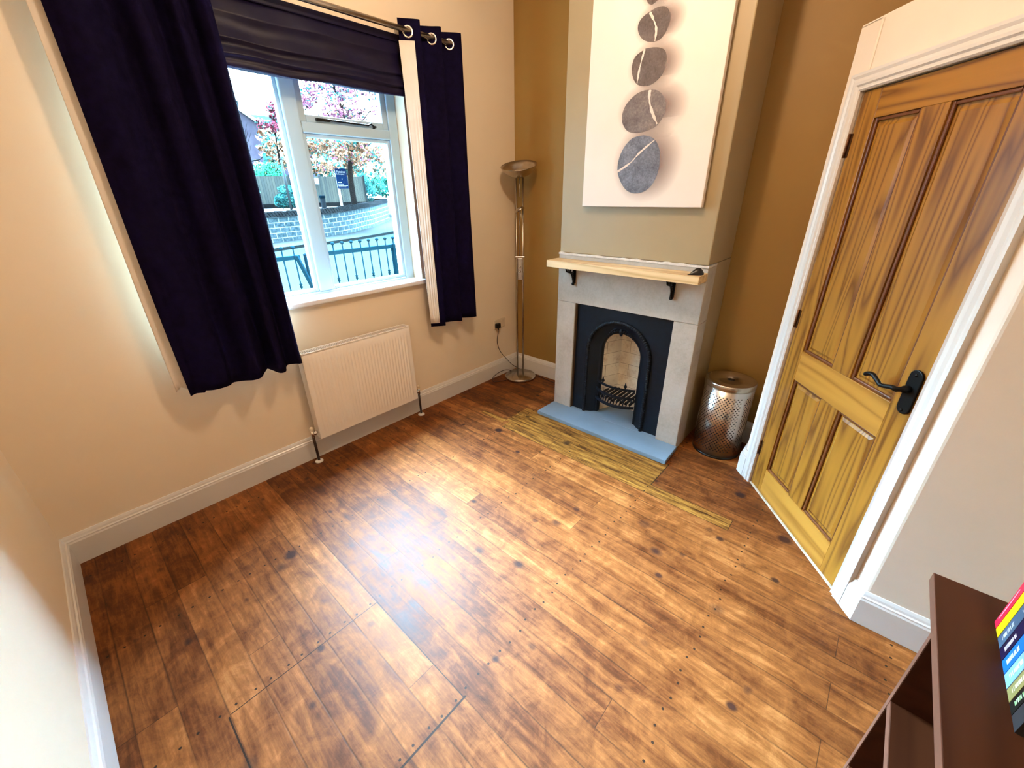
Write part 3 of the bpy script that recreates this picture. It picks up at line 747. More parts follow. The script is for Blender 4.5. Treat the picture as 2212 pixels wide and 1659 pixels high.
# plate: two side strips and the spandrel over the arch
pm = MB(); NA = 28
arc = outer
top = []
for (y, z) in arc: top.append((IY0-.008 if y > AC+.001 else IY1+.006, z))
def plate_face(x):
    vs = []
    yl, yr = IY0-.008, IY1+.006; zt = IZ-.004
    a = outer
    b = []
    n = len(a)
    for i, (y, z) in enumerate(a):
        if i == 0: b.append((yl, ZB))
        elif i == n-1: b.append((yr, ZB))
        else:
            ang = pi*(i-1)/NA
            # ray to the rectangle border
            c_, s_ = cos(ang), sin(ang)
            ty = ((yl-AC)/c_ if c_ > 1e-6 else ((yr-AC)/c_ if c_ < -1e-6 else 1e9)); tz = (zt-AZ)/s_ if s_ > 1e-6 else 1e9
            t_ = min(ty, tz); b.append((AC+c_*t_, AZ+s_*t_))
    return a, b
a, b = plate_face(PX)
# make sure the corners are included
pm.grid([[(PX, y, z) for y, z in a], [(PX, y, z) for y, z in b]], smooth=False)
pm.grid([[(PX+.02, y, z) for y, z in a], [(PX+.02, y, z) for y, z in b]], smooth=False)
for yl, sg in ((IY0-.008, 1), (IY1+.006, -1)):
    # corner fillers
    zt = IZ-.004
    cand = [(y, z) for (y, z) in b]
    sid = [p for p in cand if abs(p[0]-yl) < 1e-5]; tp = [p for p in cand if abs(p[1]-zt) < 1e-5]
    s1 = max(sid, key=lambda p: p[1]); t1 = min(tp, key=lambda p: abs(p[0]-yl))
    pm.add([(PX, s1[0], s1[1]), (PX, yl, zt), (PX, t1[0], t1[1])], [(0, 1, 2)])
pm.build('front_plate', M['castiron'], ins_)
# roped arch moulding
mo = MB(); path = [(PX-.004, y, z) for y, z in archpts(AR-.006, AZ, ZB)]
path2 = [Vector(p) for p in path]; dens = []
for i in range(len(path2)-1):
    k = max(1, int((path2[i+1]-path2[i]).length/.0035))
    for j in range(k): dens.append(path2[i].lerp(path2[i+1], j/k))
dens.append(path2[-1])
mo.tube(dens, [.0135+.0014*sin(i*1.5) for i in range(len(dens))], 10)
mo.build('arch_moulding', M['castiron'], ins_)
# splayed hood between outer and inner arch
IR, IZS, IX = .152, .555, -.335
hood = MB()
lv_ = [(-.398, AR-.012, AZ), (-.385, AR-.03, AZ), (-.372, AR-.055, AZ-.001), (-.352, IR+.022, IZS+.001), (-.346, IR+.010, IZS), (-.350, IR+.003, IZS), (-.33, IR, IZS), (-.31, IR, IZS)]
hood.grid([[(x, y, z) for y, z in archpts(r, zs, ZB)] for x, r, zs in lv_])
hood.build('arch_hood', M['castiron'], ins_)
orn = MB()
for sg in (-1, 1):
    for k, (dy, dz, r) in enumerate(((.018, .178, .010), (.036, .172, .009), (.054, .166, .008), (.072, .155, .007), (.026, .192, .006), (.046, .187, .006))):
        orn.lathe([(0, -r*.8), (r*.7, -r*.5), (r, 0), (r*.7, r*.5), (0, r*.8)], (-.366, AC+sg*dy, IZS+dz), 10, axis=Matrix.Rotation(sg*.6, 3, 'X'))
    orn.tube(resample([(-.368, AC+sg*.004, IZS+.205), (-.37, AC+sg*.03, IZS+.200), (-.37, AC+sg*.06, IZS+.180), (-.37, AC+sg*.085, IZS+.150), (-.368, AC+sg*.095, IZS+.135)], 20), .0045, 8)
orn.lathe([(0, -.03), (.010, -.02), (.016, 0), (.012, .018), (.004, .03), (0, .034)], (-.366, AC, IZS+.170), 12)
orn.build('leaf_ornament', M['castiron'], ins_)
fb = MB()
pts = [(-.325, AC+.168), (-.315, AC+.160), (-.150, AC+.095), (-.150, AC-.105), (-.315, AC-.160), (-.325, AC-.168)]
fb.grid([[(x, y, .03) for x, y in pts], [(x, y, .76) for x, y in pts]], smooth=False)
fb.add([(x, y, .76) for x, y in pts], [tuple(range(6))])
fb.build('firebrick_lining', M['firebrick'], ins_, fixn=False)
def bow(zc, dep, half, tz, ty, n=16, x0=-.372):
    m = MB(); rows = []
    for i in range(n+1):
        u = -1+2*i/n; y = AC+.0-half*u; x = x0-dep*(1-u*u)
        rows.append([(x-ty, y, zc-tz), (x-ty, y, zc+tz), (x+ty, y, zc+tz), (x+ty, y, zc-tz)])
    m.grid(rows, close=True, smooth=False); return m
bow(.318, .050, .158, .008, .006).build('grate_bar', M['castiron'], ins_, bevel=.002)
bow(.252, .056, .158, .008, .006).build('grate_bar', M['castiron'], ins_, bevel=.002)
bow(.178, .062, .160, .010, .007).build('grate_bar', M['castiron'], ins_, bevel=.002)
sl = MB()
for i in range(13):
    u = -.86+1.72*i/12; y = AC-.158*u; x = -.372-.058*(1-u*u)
    sl.tube([(x, y, .185), (x+.004, y-.010, .25)], .0045, 6)
sl.build('slats', M['castiron'], ins_)
for yy_ in (-1.222, -1.403):
    u = (AC-yy_)/.158; x = -.372-.050*(1-u*u)
    MB().lathe([(.0045, 0), (.0045, .006), (.011, .016), (.0125, .022), (.006, .032), (.0045, .042), (0, .056)], (x, yy_, .325), 14).build('grate_finial', M['castiron'], ins_)
gr = MB()
for i in range(9): y = AC-.13+.26*i/8; gr.box(-.40+.02*abs(i-4)/4, -.17, y-.006, y+.006, .190, .205)
gr.build('bottom_grate', M['castiron'], ins_)

# mantel shelf
ms = thing('mantel_shelf', (CF, -1.31, 1.152), 'pale pine mantel shelf on two black iron brackets', 'shelf')
B(CF-.147, CF-.007, -.788, -1.832, 1.153, 1.199).build('shelf_board', M['oak'], ms, bevel=.002)
for y in (-.930, -1.645):
    k = MB(); X = CF-.008
    k.tube([(X, y, 1.150), (X, y, 1.04), (X-.002, y, 1.03)], .006, 8); k.tube([(X, y, 1.147), (X-.105, y, 1.147)], .006, 8)
    k.tube(resample([(X-.1, y, 1.143), (X-.092, y, 1.128), (X-.07, y, 1.120), (X-.045, y, 1.113), (X-.025, y, 1.09), (X-.010, y, 1.055), (X-.004, y, 1.04)], 24), .006, 8)
    for cx_, cz, r in ((X-.028, 1.128, .016), (X-.062, 1.134, .011), (X-.014, 1.094, .011)):
        k.tube([(cx_+r*cos(a), y, cz+r*sin(a)) for a in [2*pi*i/14 for i in range(15)]], .004, 6)
    k.lathe([(0, -.012), (.009, -.008), (.012, 0), (.009, .008), (0, .012)], (X-.008, y, 1.03), 14)
    k.box(X-.001, X+.006, y-.012, y+.012, 1.035, 1.150)
    k.build('bracket', M['iron_black'], ms)

# black object on the shelf
bo_ = MB(); rows = []
for i in range(21):
    u = i/20; q_ = sin(pi*min(1, u**1.5*.93+.0))
    hw = .026*q_+.0006; hh = .036*q_+.0006
    c_ = Vector((-.552, -1.757, 0)).lerp(Vector((-.478, -1.822, 0)), u)
    rows.append([(c_.x+.66*hw*cos(a), c_.y+.75*hw*cos(a), 1.1995+max(0, hh*sin(a))) for a in [pi*j/12 for j in range(13)]])
bo_.grid(rows)
tag(bo_.build('ornament', M['black']), 'small black pebble-like object at the right end of the mantel shelf', 'ornament')

# ------------------------------------------------------------------ canvas picture
px0 = -.423
pic = thing('canvas_picture', (px0, -1.363, 1.541), 'tall white canvas print of striped pebbles above the fireplace', 'picture')
cv = B(px0-.034, px0, -.984, -1.742, 1.541, 2.78).build('canvas', M['canvas'], pic, bevel=.003)
FXp = px0-.0345
PEB = [
 ([(-1.364, 1.909), (-1.421, 1.891), (-1.458, 1.85), (-1.474, 1.791), (-1.473, 1.719), (-1.446, 1.658), (-1.402, 1.624), (-1.344, 1.615), (-1.285, 1.636), (-1.239, 1.691), (-1.218, 1.749), (-1.226, 1.812), (-1.255, 1.865), (-1.3, 1.901)], [(-1.22, 1.733), (-1.299, 1.777), (-1.351, 1.825), (-1.431, 1.881)], 'pebble_blue', .0055),
 ([(-1.375, 2.119), (-1.421, 2.106), (-1.459, 2.071), (-1.473, 2.028), (-1.464, 1.987), (-1.436, 1.95), (-1.385, 1.929), (-1.322, 1.923), (-1.263, 1.937), (-1.225, 1.98), (-1.22, 2.026), (-1.24, 2.068), (-1.284, 2.103), (-1.329, 2.118)], [(-1.373, 2.117), (-1.374, 2.076), (-1.396, 2.019), (-1.435, 1.956)], 'pebble_mid', .0075),
 ([(-1.327, 2.304), (-1.386, 2.297), (-1.428, 2.279), (-1.445, 2.244), (-1.444, 2.2), (-1.42, 2.164), (-1.379, 2.141), (-1.334, 2.139), (-1.289, 2.156), (-1.259, 2.2), (-1.253, 2.242), (-1.27, 2.28)], [(-1.318, 2.301), (-1.307, 2.256), (-1.297, 2.206), (-1.293, 2.158)], 'pebble_warm', .0055),
 ([(-1.329, 2.453), (-1.37, 2.461), (-1.409, 2.453), (-1.433, 2.427), (-1.439, 2.39), (-1.424, 2.351), (-1.396, 2.327), (-1.354, 2.324), (-1.307, 2.341), (-1.275, 2.375), (-1.267, 2.409), (-1.287, 2.437)], [(-1.327, 2.449), (-1.352, 2.413), (-1.371, 2.372), (-1.37, 2.325)], 'pebble_warm', .006),
 ([(-1.302, 2.503), (-1.313, 2.487), (-1.332, 2.478), (-1.349, 2.482), (-1.372, 2.497), (-1.395, 2.53), (-1.39, 2.565), (-1.35, 2.582), (-1.31, 2.57), (-1.288, 2.535)], [(-1.30, 2.56), (-1.34, 2.54), (-1.385, 2.545)], 'pebble_warm', .004),
]
for ol, vn, mk, vw in PEB:
    p3 = resample([(y, z, 0) for y, z in ol+ol[:1]], 60)[:-1]
    cy_ = sum(p.x for p in p3)/len(p3); cz_ = sum(p.y for p in p3)/len(p3)
    hw = (max(p.x for p in p3)-min(p.x for p in p3))/2; hh = (max(p.y for p in p3)-min(p.y for p in p3))/2
    sh = MB(); sy, sz = cy_-hw*.34, cz_+hh*.05; a_, b_ = hw*1.62, hh*1.42
    sh.add([(FXp-.0002, sy+a_, sz-b_), (FXp-.0002, sy-a_, sz-b_), (FXp-.0002, sy-a_, sz+b_), (FXp-.0002, sy+a_, sz+b_)], [(0, 1, 2, 3)], uvs=[[(0, 0), (1, 0), (1, 1), (0, 1)]])
    m = MB(); m.add([(FXp-.0005, p.x, p.y) for p in p3], [tuple(range(len(p3)))])
    po = m.build('printed_pebble', M[mk], cv)
    sh.build('printed_shade', M['print_shade'], cv)
    v3 = resample([(y, z, 0) for y, z in vn], 26); m = MB(); rows = []
    for i, p in enumerate(v3):
        tg = (v3[min(i+1, 25)]-v3[max(i-1, 0)]).normalized(); nn = Vector((-tg.y, tg.x, 0)); wv = vw*(.75+.35*sin(i*1.3)*.5+.3*sin(i*.45))
        rows.append([(FXp-.0008, p.x+nn.x*wv, p.y+nn.y*wv), (FXp-.0008, p.x-nn.x*wv, p.y-nn.y*wv)])
    m.grid(rows, smooth=False).build('printed_vein', M['vein'], cv)

# ------------------------------------------------------------------ bin
BX, BY, BR, BH = -.215, -2.028, .147, .525
bn = thing('waste_bin', (BX, BY, 0), 'perforated stainless steel lidded bin beside the fireplace', 'bin')
MB().lathe([(BR, .012), (BR, BH-.03)], (BX, BY, 0), 72).build('body', M['perf'], bn)
MB().lathe([(BR-.004, 0), (BR+.001, 0), (BR+.002, .012), (BR-.002, .014)], (BX, BY, 0), 72).build('base_ring', M['black'], bn)
lid = MB().lathe([(BR+.001, BH-.034), (BR+.004, BH-.030), (BR+.004, BH-.006), (BR+.001, BH), (BR-.004, BH+.002), (.024, BH-.003), (.022, BH-.012), (0, BH-.012)], (BX, BY, 0), 72).build('lid', M['steel'], bn)
MB().lathe([(.0, BH-.0105), (.0215, BH-.0105), (.0215, BH-.0035)], (BX, BY, 0), 32).build('finger_hole', M['black'], lid)

# ------------------------------------------------------------------ bookcase and books
XE, XW = -1.803, -2.64; TY, FY = -2.851, -2.895; BKY = -3.20; TZ = .829
bc = thing('bookcase', ((XE+XW)/2, (FY+BKY)/2, 0), 'low dark walnut bookcase at the lower right corner', 'bookcase')
m = MB().box(XW, XE, TY+.0, BKY, TZ-.026, TZ); tpb = m.build('top_board', M['walnut'], bc, bevel=.0015)
B(XW, XE, TY+.0006, TY-.002, TZ-.0255, TZ-.0005).build('edge_band', M['walnut_edge'], tpb)
for x in (XE-.004, XW+.022):
    sd = B(x-.018, x, FY-.002, BKY, 0, TZ-.0265).build('side_panel', M['walnut'], bc)
    B(x-.018, x, FY, FY-.0018, 0, TZ-.0265).build('edge_band', M['walnut_edge'], sd)
for z in (.388, .06):
    sf = B(XW+.023, XE-.0225, FY-.003, BKY+.006, z, z+.026).build('shelf', M['walnut'], bc)
    B(XW+.023, XE-.0225, FY-.0008, FY-.0028, z, z+.026).build('edge_band', M['walnut_edge'], sf)
B(XW+.023, XE-.0225, BKY+.001, BKY+.005, .0, TZ-.0265).build('back_panel', M['walnut'], bc)
BK = [  # x0, width, height, depth, colour, lettering or glint colour, label
 (-1.8845, .0185, .205, .135, (.75, .012, .05), (.9, .35, .42), 'thin red paperback, first of the row on the bookcase'),
 (-1.9050, .0225, .200, .135, (.80, .68, .006), None, 'bright yellow paperback next to the red one on the bookcase'),
 (-1.9295, .0275, .198, .135, (.055, .095, .15), (.75, .8, .85), 'steel blue paperback between the yellow and navy ones'),
 (-1.9590, .0265, .198, .132, (.008, .006, .035), (.85, .82, .9), 'dark navy paperback with white lettering between two blue ones'),
 (-1.9875, .0295, .203, .136, (.006, .14, .48), (.9, .92, .95), 'bright blue paperback with white lettering'),
 (-2.0190, .0300, .200, .136, (.22, .42, .68), (.9, .92, .95), 'pale blue paperback beside the bright blue one'),
 (-2.0510, .0255, .198, .132, (.26, .22, .07), (.85, .82, .6), 'olive green paperback beside the pale blue one'),
 (-2.0785, .0230, .196, .132, (.006, .008, .007), (.5, .85, .45), 'black paperback with pale green lettering beside the olive one'),
 (-2.1035, .0300, .190, .140, (.03, .03, .032), None, 'dark grey paperback at the near end of the row'),
]
for i, (x, wd, h, dpt, c, lc, lab) in enumerate(BK):
    y0 = -2.938; bk = thing('book', (x-wd/2, y0, TZ), lab, 'book', 'row of paperbacks on the bookcase')
    cm = plain('book_cover_'+str(i), c, .3, var=.06, scale=20)
    m = MB(); m.box(x-wd, x, y0-.0015, y0, TZ+.0005, TZ+h)
    m.box(x-.0012, x, y0-dpt, y0-.0015, TZ+.0005, TZ+h); m.box(x-wd, x-wd+.0012, y0-dpt, y0-.0015, TZ+.0005, TZ+h)
    cov = m.build('cover', cm, bk)
    B(x-wd+.0015, x-.0015, y0-dpt+.003, y0-.002, TZ+.003, TZ+h-.003).build('pages', M['canvas'], bk)
    if lc:
        lm = plain('book_lettering_and_glint_'+str(i), lc, .4, var=.02)
        q = MB(); z = TZ+.016; rnd_ = random.Random(i); xm = x-wd*.5; hw = wd*.17
        # small capitals too soft to read, running up the spine: each one a stem with a stroke
        for k in range(9 if i not in (0,) else 14):
            if i == 0:  # red book: pink strip, a highlight painted along the spine
                q.box(xm+.001, xm+.004, y0, y0+.0004, z, z+.0062); z += .006; continue
            q.box(xm-hw, xm+hw, y0, y0+.0004, z, z+.0013)
            if rnd_.random() < .6: q.box(xm+(hw-.0014 if rnd_.random() < .5 else -hw), xm+(hw if rnd_.random() < .5 else -hw+.0014), y0, y0+.0004, z, z+.0038)
            if rnd_.random() < .5: q.box(xm-hw*.9, xm+hw*.9, y0, y0+.0004, z+.0026, z+.0037)
            z += .0052
        q.build('spine_lettering_and_glint', lm, cov); q = MB(); z += .03
        for k in range(6 if i else 0):
            q.box(xm-hw*.7, xm+hw*.7, y0, y0+.0004, z, z+.0016); q.box(xm-hw*.7, xm-hw*.7+.0014, y0, y0+.0004, z, z+.004); z += .0052
        if q.v: q.build('spine_title', lm, cov)

# ------------------------------------------------------------------ the street outside
structure(B(-60, 90, .31, 90, -.60, -.30).build('road', M['road']), 'pale road outside the window', 'road')
g = MB(); g.prism([(-20, 12.5), (2.4, 15.05), (4.8, 15.95), (5.6, 16.05), (7.5, 16.75), (10.8, 18.5), (16.5, 22.5), (30, 28), (60, 40), (60, 80), (-20, 80)], -.299, -.20)
structure(g.build('pavement', M['pave']), 'pavement across the road', 'pavement')
kb = MB(); kb.sweep([(0, -.299), (0, -.185), (-.16, -.185), (-.16, -.299)], [(-20, 12.5), (2.4, 15.05), (4.8, 15.95), (5.6, 16.05), (7.5, 16.75), (10.8, 18.5), (16.5, 22.5), (30, 28)])
structure(kb.build('trim_2', M['kerb']), 'kerb along the far pavement', 'kerb')
g = MB(); g.prism([(-8, 14), (3.6, 17.9), (5.73, 18.5), (7.9, 19.05), (10.0, 21.1), (12, 23), (15.2, 26.9), (16.9, 29.6), (16.0, 32), (14.5, 34), (14.5, 60), (-8, 60)], -.199, 1.02)
structure(g.build('forecourt', M['gravel']), 'pale raised ground behind the stone wall', 'ground')

# front garden railing
RYY = 2.2
rl = thing('railing', (-.6, RYY, -.3), 'blue-black iron railing just outside the window', 'railing')
m = MB(); m.box(-2.6, -1.045, RYY-.02, RYY+.02, 1.008, 1.048); m.box(-.98, .28, RYY-.02, RYY+.02, 1.012, 1.055)
m.build('top_rail', M['rail'], rl)
B(-2.6, .28, RYY-.015, RYY+.015, .10, .13).build('bottom_rail', M['rail'], rl)
x = -2.52; k = 0; first = None
xsb = [-2.51+.118*i for i in range(13)]+[-.653+.1135*i for i in range(8)]+[-.770]
for k, x in enumerate(sorted(xsb)):
    kn = .0075
    b = MB().tube([(x, RYY, .06), (x, RYY, 1.115)], kn, 8)
    if k % 2 == 0:
        b.lathe([(.0075, 0), (.018, .012), (.0095, .028), (.018, .040), (.0075, .055)], (x, RYY, .70), 10)
    bo2 = b.build('baluster', M['rail'], rl)
    MB().lathe([(.0075, 0), (.012, .006), (.021, .016), (.021, .024), (.010, .034), (0, .036)], (x, RYY, 1.112), 12).build('finial', M['rail'], bo2)
B(.115, .165, RYY-.028, RYY+.028, -.30, 1.055).build('post', M['rail'], rl)
B(-.99, -.94, RYY-.028, RYY+.028, -.30, 1.05).build('post', M['rail'], rl)
br = MB().tube([(-1.085, RYY-.03, 1.045), (-.925, RYY-.10, .40)], .024, 4, smooth=False).build('brace', M['rail'], rl)
structure(B(-3.4, .6, RYY-.1, RYY+.1, -.3, .06).build('wall_garden', M['coping']), 'low wall below the railing', 'wall')

# curved stone wall across the road
WP = [(-6, 14.2, 1.0), (0, 16.4, 1.0), (3.825, 17.547, 1.0), (5.732, 18.205, 1.0), (6.816, 18.60, 1.0), (7.95, 19.0, 1.05), (9.2, 19.9, 1.09), (10.05, 20.74, 1.12), (11.87, 22.49, 1.17), (13.6, 24.4, 1.21), (15.36, 26.46, 1.26), (16.8, 28.2, 1.3), (17.5, 29.6, 1.33), (17.2, 30.8, 1.36), (16.2, 32.0, 1.40), (14.5, 33.4, 1.45)]
wp = resample(WP, 120)
sw = thing('stone_wall', (8, 19, -.2), 'low curved stone wall across the road', 'wall')
def off(i, d):
    t_ = (wp[min(i+1, 119)]-wp[max(i-1, 0)]); t_.z = 0; t_.normalize(); return Vector((wp[i].x-t_.y*d, wp[i].y+t_.x*d, 0))
arc_ = [0]
for i in range(1, 120): arc_.append(arc_[-1]+(Vector((wp[i].x, wp[i].y))-Vector((wp[i-1].x, wp[i-1].y))).length)
rows = []
hs = [(0, -.25), (0, None), (.35, None), (.35, -.25)]
for i in range(120):
    r = []
    for d_, z in hs:
        q = off(i, d_); r.append((q.x, q.y, (wp[i].z-.20) if z is None else z))
    rows.append(r)
m = MB(); m.grid(rows, smooth=False, uv=lambda i, j: (arc_[min(i, 119)], (0, 1.175, 1.5, 2.7)[min(j, 3)]))
m.build('wall_body', M['ashlar'], sw, fixn=False)
cp = MB(); d_ = .0
i = 0; s_ = 0.0
while s_ < arc_[-1]-.2:
    j = max(k for k in range(120) if arc_[k] <= s_); j = min(j, 118)
    fr = (s_-arc_[j])/max(1e-6, arc_[j+1]-arc_[j]); p = wp[j].lerp(wp[j+1], fr)
    t_ = (wp[j+1]-wp[j]); t_.z = 0; t_.normalize(); n_ = Vector((-t_.y, t_.x, 0))
    wd = .15+.05*random.random(); h_ = .22+.03*random.random(); sk_ = -.16
    c0 = p-n_*.03; c1 = p+n_*.38; zb = p.z-.20
    vs = []
    for cc in (c0, c1):
        for u_, zz_ in ((0, 0), (wd-.025, 0), (wd-.025+sk_, h_), (sk_, h_)): vs.append(tuple(Vector((cc.x, cc.y, zb+zz_))+t_*u_))
    cp.add(vs, [(0, 1, 2, 3), (7, 6, 5, 4), (0, 4, 5, 1), (1, 5, 6, 2), (2, 6, 7, 3), (3, 7, 4, 0)]); s_ += wd
cp.build('coping', M['coping'], sw)
B(17.37, 17.66, 29.1, 29.14, .80, 1.10).build('name_plate', M['white_sign'], sw)

# timber fence
fc = thing('timber_fence', (9, 24, 1.0), 'weathered close-boarded timber fence behind the estate sign', 'fence')
def fpan(x0, x1, z0a, z0b, z1a, z1b, y, name, par):
    m = MB(); 
    vs = [(x0, y, z0a), (x1, y, z0b), (x1, y, z1b), (x0, y, z1a), (x0, y+.04, z0a), (x1, y+.04, z0b), (x1, y+.04, z1b), (x0, y+.04, z1a)]
    uvq = [[(x0, z0a), (x1, z0b), (x1, z1b), (x0, z1a)]]+[[(0, 0)]*4]*5
    m.add(vs, [(0, 1, 2, 3), (5, 4, 7, 6), (3, 2, 6, 7), (0, 4, 5, 1), (0, 3, 7, 4), (1, 5, 6, 2)], uvs=uvq)
    return m.build(name, M['fence'], par, fixn=False)
xs_ = [2.0, 4.0, 6.0, 8.0, 9.1, 10.9, 12.6]
for i in range(6):
    x0, x1 = xs_[i], xs_[i+1]
    fpan(x0, x1-.06, 1.25, 1.25, 2.62+.012*(x0-6), 2.62+.012*(x1-6), 24.0, 'fence_panel', fc)
    B(x1-.06, x1+.02, 23.96, 24.06, .9, 2.70+.012*(x1-6)).build('fence_post', M['fence'], fc)
B(2.0, 12.6, 23.90, 24.05, .95, 1.25).build('fence_base', M['coping'], fc)
B(9.15, 9.6, 23.93, 23.985, 2.25, 2.58).build('notice', M['white_sign'], fc)

# estate agent's sign
sg = thing('sign_board', (9.72, 21.5, 1.02), 'dark blue board on a white post across the road', 'sign')
SX0, SX1, SZ0, SZ1 = 9.46, 10.10, 1.985, 2.975
bd = B(SX0, SX1, 21.47, 21.51, SZ0, SZ1).build('board', M['sign'], sg)
B(9.50, 9.60, 21.515, 21.60, 1.02, 2.9).build('post', M['white_sign'], sg)
def text(s, x, z, size, name, par):
    cu = bpy.data.curves.new(name, 'FONT'); cu.body = s; cu.size = size; cu.extrude = .002; cu.align_x = 'LEFT'
    tmp = bpy.data.objects.new(name, cu); COL.objects.link(tmp)
    dg = bpy.context.evaluated_depsgraph_get(); me = bpy.data.meshes.new_from_object(tmp.evaluated_get(dg))
    bpy.data.objects.remove(tmp)
    me.materials.clear(); me.materials.append(M['white_sign'])
    o = bpy.data.objects.new(name, me); COL.objects.link(o); o.parent = par
    o.rotation_euler = (pi/2, 0, 0); o.location = Vector((x, 21.466, z))-LOC[par.name]; return o
text('Fletcher', SX0+.04, SZ1-.21, .165, 'lettering', bd)
text('& Company', SX0+.04, SZ1-.30, .095, 'lettering', bd)
q = MB()
q.box(SX0+.30, SX0+.335, 21.465, 21.469, SZ0+.46, SZ0+.49)
for z, ws in ((SZ0+.29, (.05, .07, .06)), (SZ0+.205, (.06, .05, .08, .05)), (SZ0+.13, (.09, .12, .1, .07, .1)), (SZ0+.06, (.08, .1, .09, .12))):
    x = SX0+.05
    for w_ in ws: q.box(x, x+w_, 21.465, 21.469, z, z+.035); x += w_+.018
q.build('small_print', M['white_sign'], bd)

# bollard and street pole
bp = thing('bollard', (7.76, 20.0, 1.02), 'squat weathered post behind the stone wall', 'post')
B(7.66, 7.86, 19.92, 20.08, 1.0, 1.52).build('shaft', M['bollard'], bp, bevel=.01)
B(7.64, 7.88, 19.90, 20.10, 1.52, 1.64).build('cap', M['rail'], bp, bevel=.02)
sp = thing('street_pole', (6.1, 20.0, 1.0), 'thin galvanised pole in front of the hedges', 'pole')
MB().tube([(6.1, 20, .98), (6.13, 20, 3.2)], .05, 10).build('shaft', M['galv'], sp)
MB().lathe([(.06, 0), (.06, .04), (0, .06)], (6.13, 20, 3.2), 10).build('cap', M['galv'], sp)

# trees, bushes, hedges
def branch_tree(parent, name, base, segs, seed):
    m = MB()
    for pts, r0, r1 in segs:
        n_ = len(pts); m.tube(resample(pts, n_*4), [r0+(r1-r0)*i/(n_*4-1) for i in range(n_*4)], 8)
    return m.build(name, M['bark'], parent)
def leaves(parent, name, blobs, n_, size, mats, seed, pick):
    R = random.Random(seed); m = MB()
    tot = sum(b[3]*b[4]*b[5] for b in blobs)
    for (cx_, cy_, cz_, rx_, ry_, rz_) in blobs:
        k = int(n_*rx_*ry_*rz_/tot)+30
        for _ in range(k):
            while True:
                p = Vector((R.uniform(-1, 1), R.uniform(-1, 1), R.uniform(-1, 1)))
                if p.length <= 1: break
            p = p.normalized()*(p.length**.55)
            c_ = Vector((cx_+p.x*rx_, cy_+p.y*ry_, cz_+p.z*rz_))
            a_ = Vector((R.gauss(0, 1), R.gauss(0, 1), R.gauss(0, 1))).normalized(); b_ = a_.orthogonal().normalized()
            s1 = size*R.uniform(.6, 1.4); s2 = s1*R.uniform(.5, .8)
            m.add([c_-a_*s1, c_+b_*s2, c_+a_*s1, c_-b_*s2], [(0, 1, 2, 3)], pick(R, c_))
    return m.build(name, [M[x] for x in mats], parent, fixn=False)
mt = thing('maple_tree', (10.06, 21, 1.02), 'autumn tree with pink and orange leaves behind the stone wall', 'tree')
segs = [([(10.03, 21, .95), (10.03, 21, 2.15), (10.09, 21, 2.9), (10.26, 21, 3.7), (10.30, 21, 4.4), (10.2, 21, 5.6), (9.95, 21, 6.6), (9.8, 21, 7.4)], .17, .03)]
R = random.Random(3)
for i in range(22):
    z = 3.0+i*.19; a = R.uniform(0, 2*pi); l = R.uniform(1.0, 2.4)*(1-.06*i*.5); sx = 10.2+.0*i
    p0 = Vector((10.25 if z < 4.5 else 10.1, 21, z)); d_ = Vector((cos(a)*1.0, sin(a)*.8, R.uniform(.25, .9)))
    p1 = p0+d_*l*.5; p2 = p0+d_*l+Vector((0, 0, R.uniform(-.1, .3))); segs.append(([p0, p1, p2], .05, .012))
    for _ in range(2):
        d2 = (d_+Vector((R.uniform(-.7, .7), R.uniform(-.7, .7), R.uniform(-.3, .6)))); segs.append(([p1, p1+d2*.4, p1+d2*.8], .02, .007))
branch_tree(mt, 'trunk', None, segs, 1)
def pk(R, c):
    r = R.random()
    hi = c.z > 4.7
    if r < .22: return 2
    return 0 if (hi and r < .9) or (not hi and r < .32) else 1
bl_ = []
R = random.Random(11)
for i in range(150):
    a = R.uniform(0, 2*pi); z = R.uniform(2.95, 8.4); rr = 3.6*sqrt(R.random())*(1 if z < 6 else .85)
    if z < 3.5 and abs(cos(a)*rr) < .8: continue
    bl_.append((10.9+cos(a)*rr, 21+sin(a)*rr*.6, z, R.uniform(.35, .65), R.uniform(.3, .5), R.uniform(.18, .34)))
leaves(mt, 'foliage', bl_, 12000, .085, ['leaf_pink', 'leaf_orange', 'leaf_teal'], 5, pk)
t2 = thing('maple_tree', (8.9, 27, 1.02), 'smaller red-leaved tree near the house gable', 'tree')
segs = [([(8.8, 27, .9), (8.85, 27, 3.0), (8.9, 27, 4.5), (9.1, 27, 6.4)], .10, .02)]
for i in range(10):
    z = 3.2+i*.3; a = R.uniform(0, 2*pi); p0 = Vector((8.9, 27, z)); d_ = Vector((cos(a), sin(a), .8)); segs.append(([p0, p0+d_*.35, p0+d_*.7], .03, .008))
branch_tree(t2, 'trunk', None, segs, 1)
bl_ = []
for i in range(26):
    a = R.uniform(0, 2*pi); z = R.uniform(3.3, 6.5); rr = R.uniform(.1, .85)*(1.1-.15*(z-3.3)/3)
    bl_.append((9.0+cos(a)*rr, 27+sin(a)*rr, z, .3, .3, .16))
leaves(t2, 'foliage', bl_, 2000, .085, ['leaf_red', 'leaf_orange', 'leaf_teal'], 6, lambda R, c: 2 if R.random() < .25 else (0 if c.z > 4.9 else 1))
bt = thing('bare_tree', (6.05, 24.6, 1.02), 'small leafless tree in front of the house gable', 'tree')
segs = [([(6.05, 24.6, .95), (6.05, 24.6, 2.7), (6.25, 24.6, 3.5), (6.35, 24.6, 4.5)], .07, .015), ([(6.08, 24.6, 2.9), (6.4, 24.6, 3.35), (6.8, 24.6, 3.45), (7.05, 24.6, 3.6)], .05, .02)]
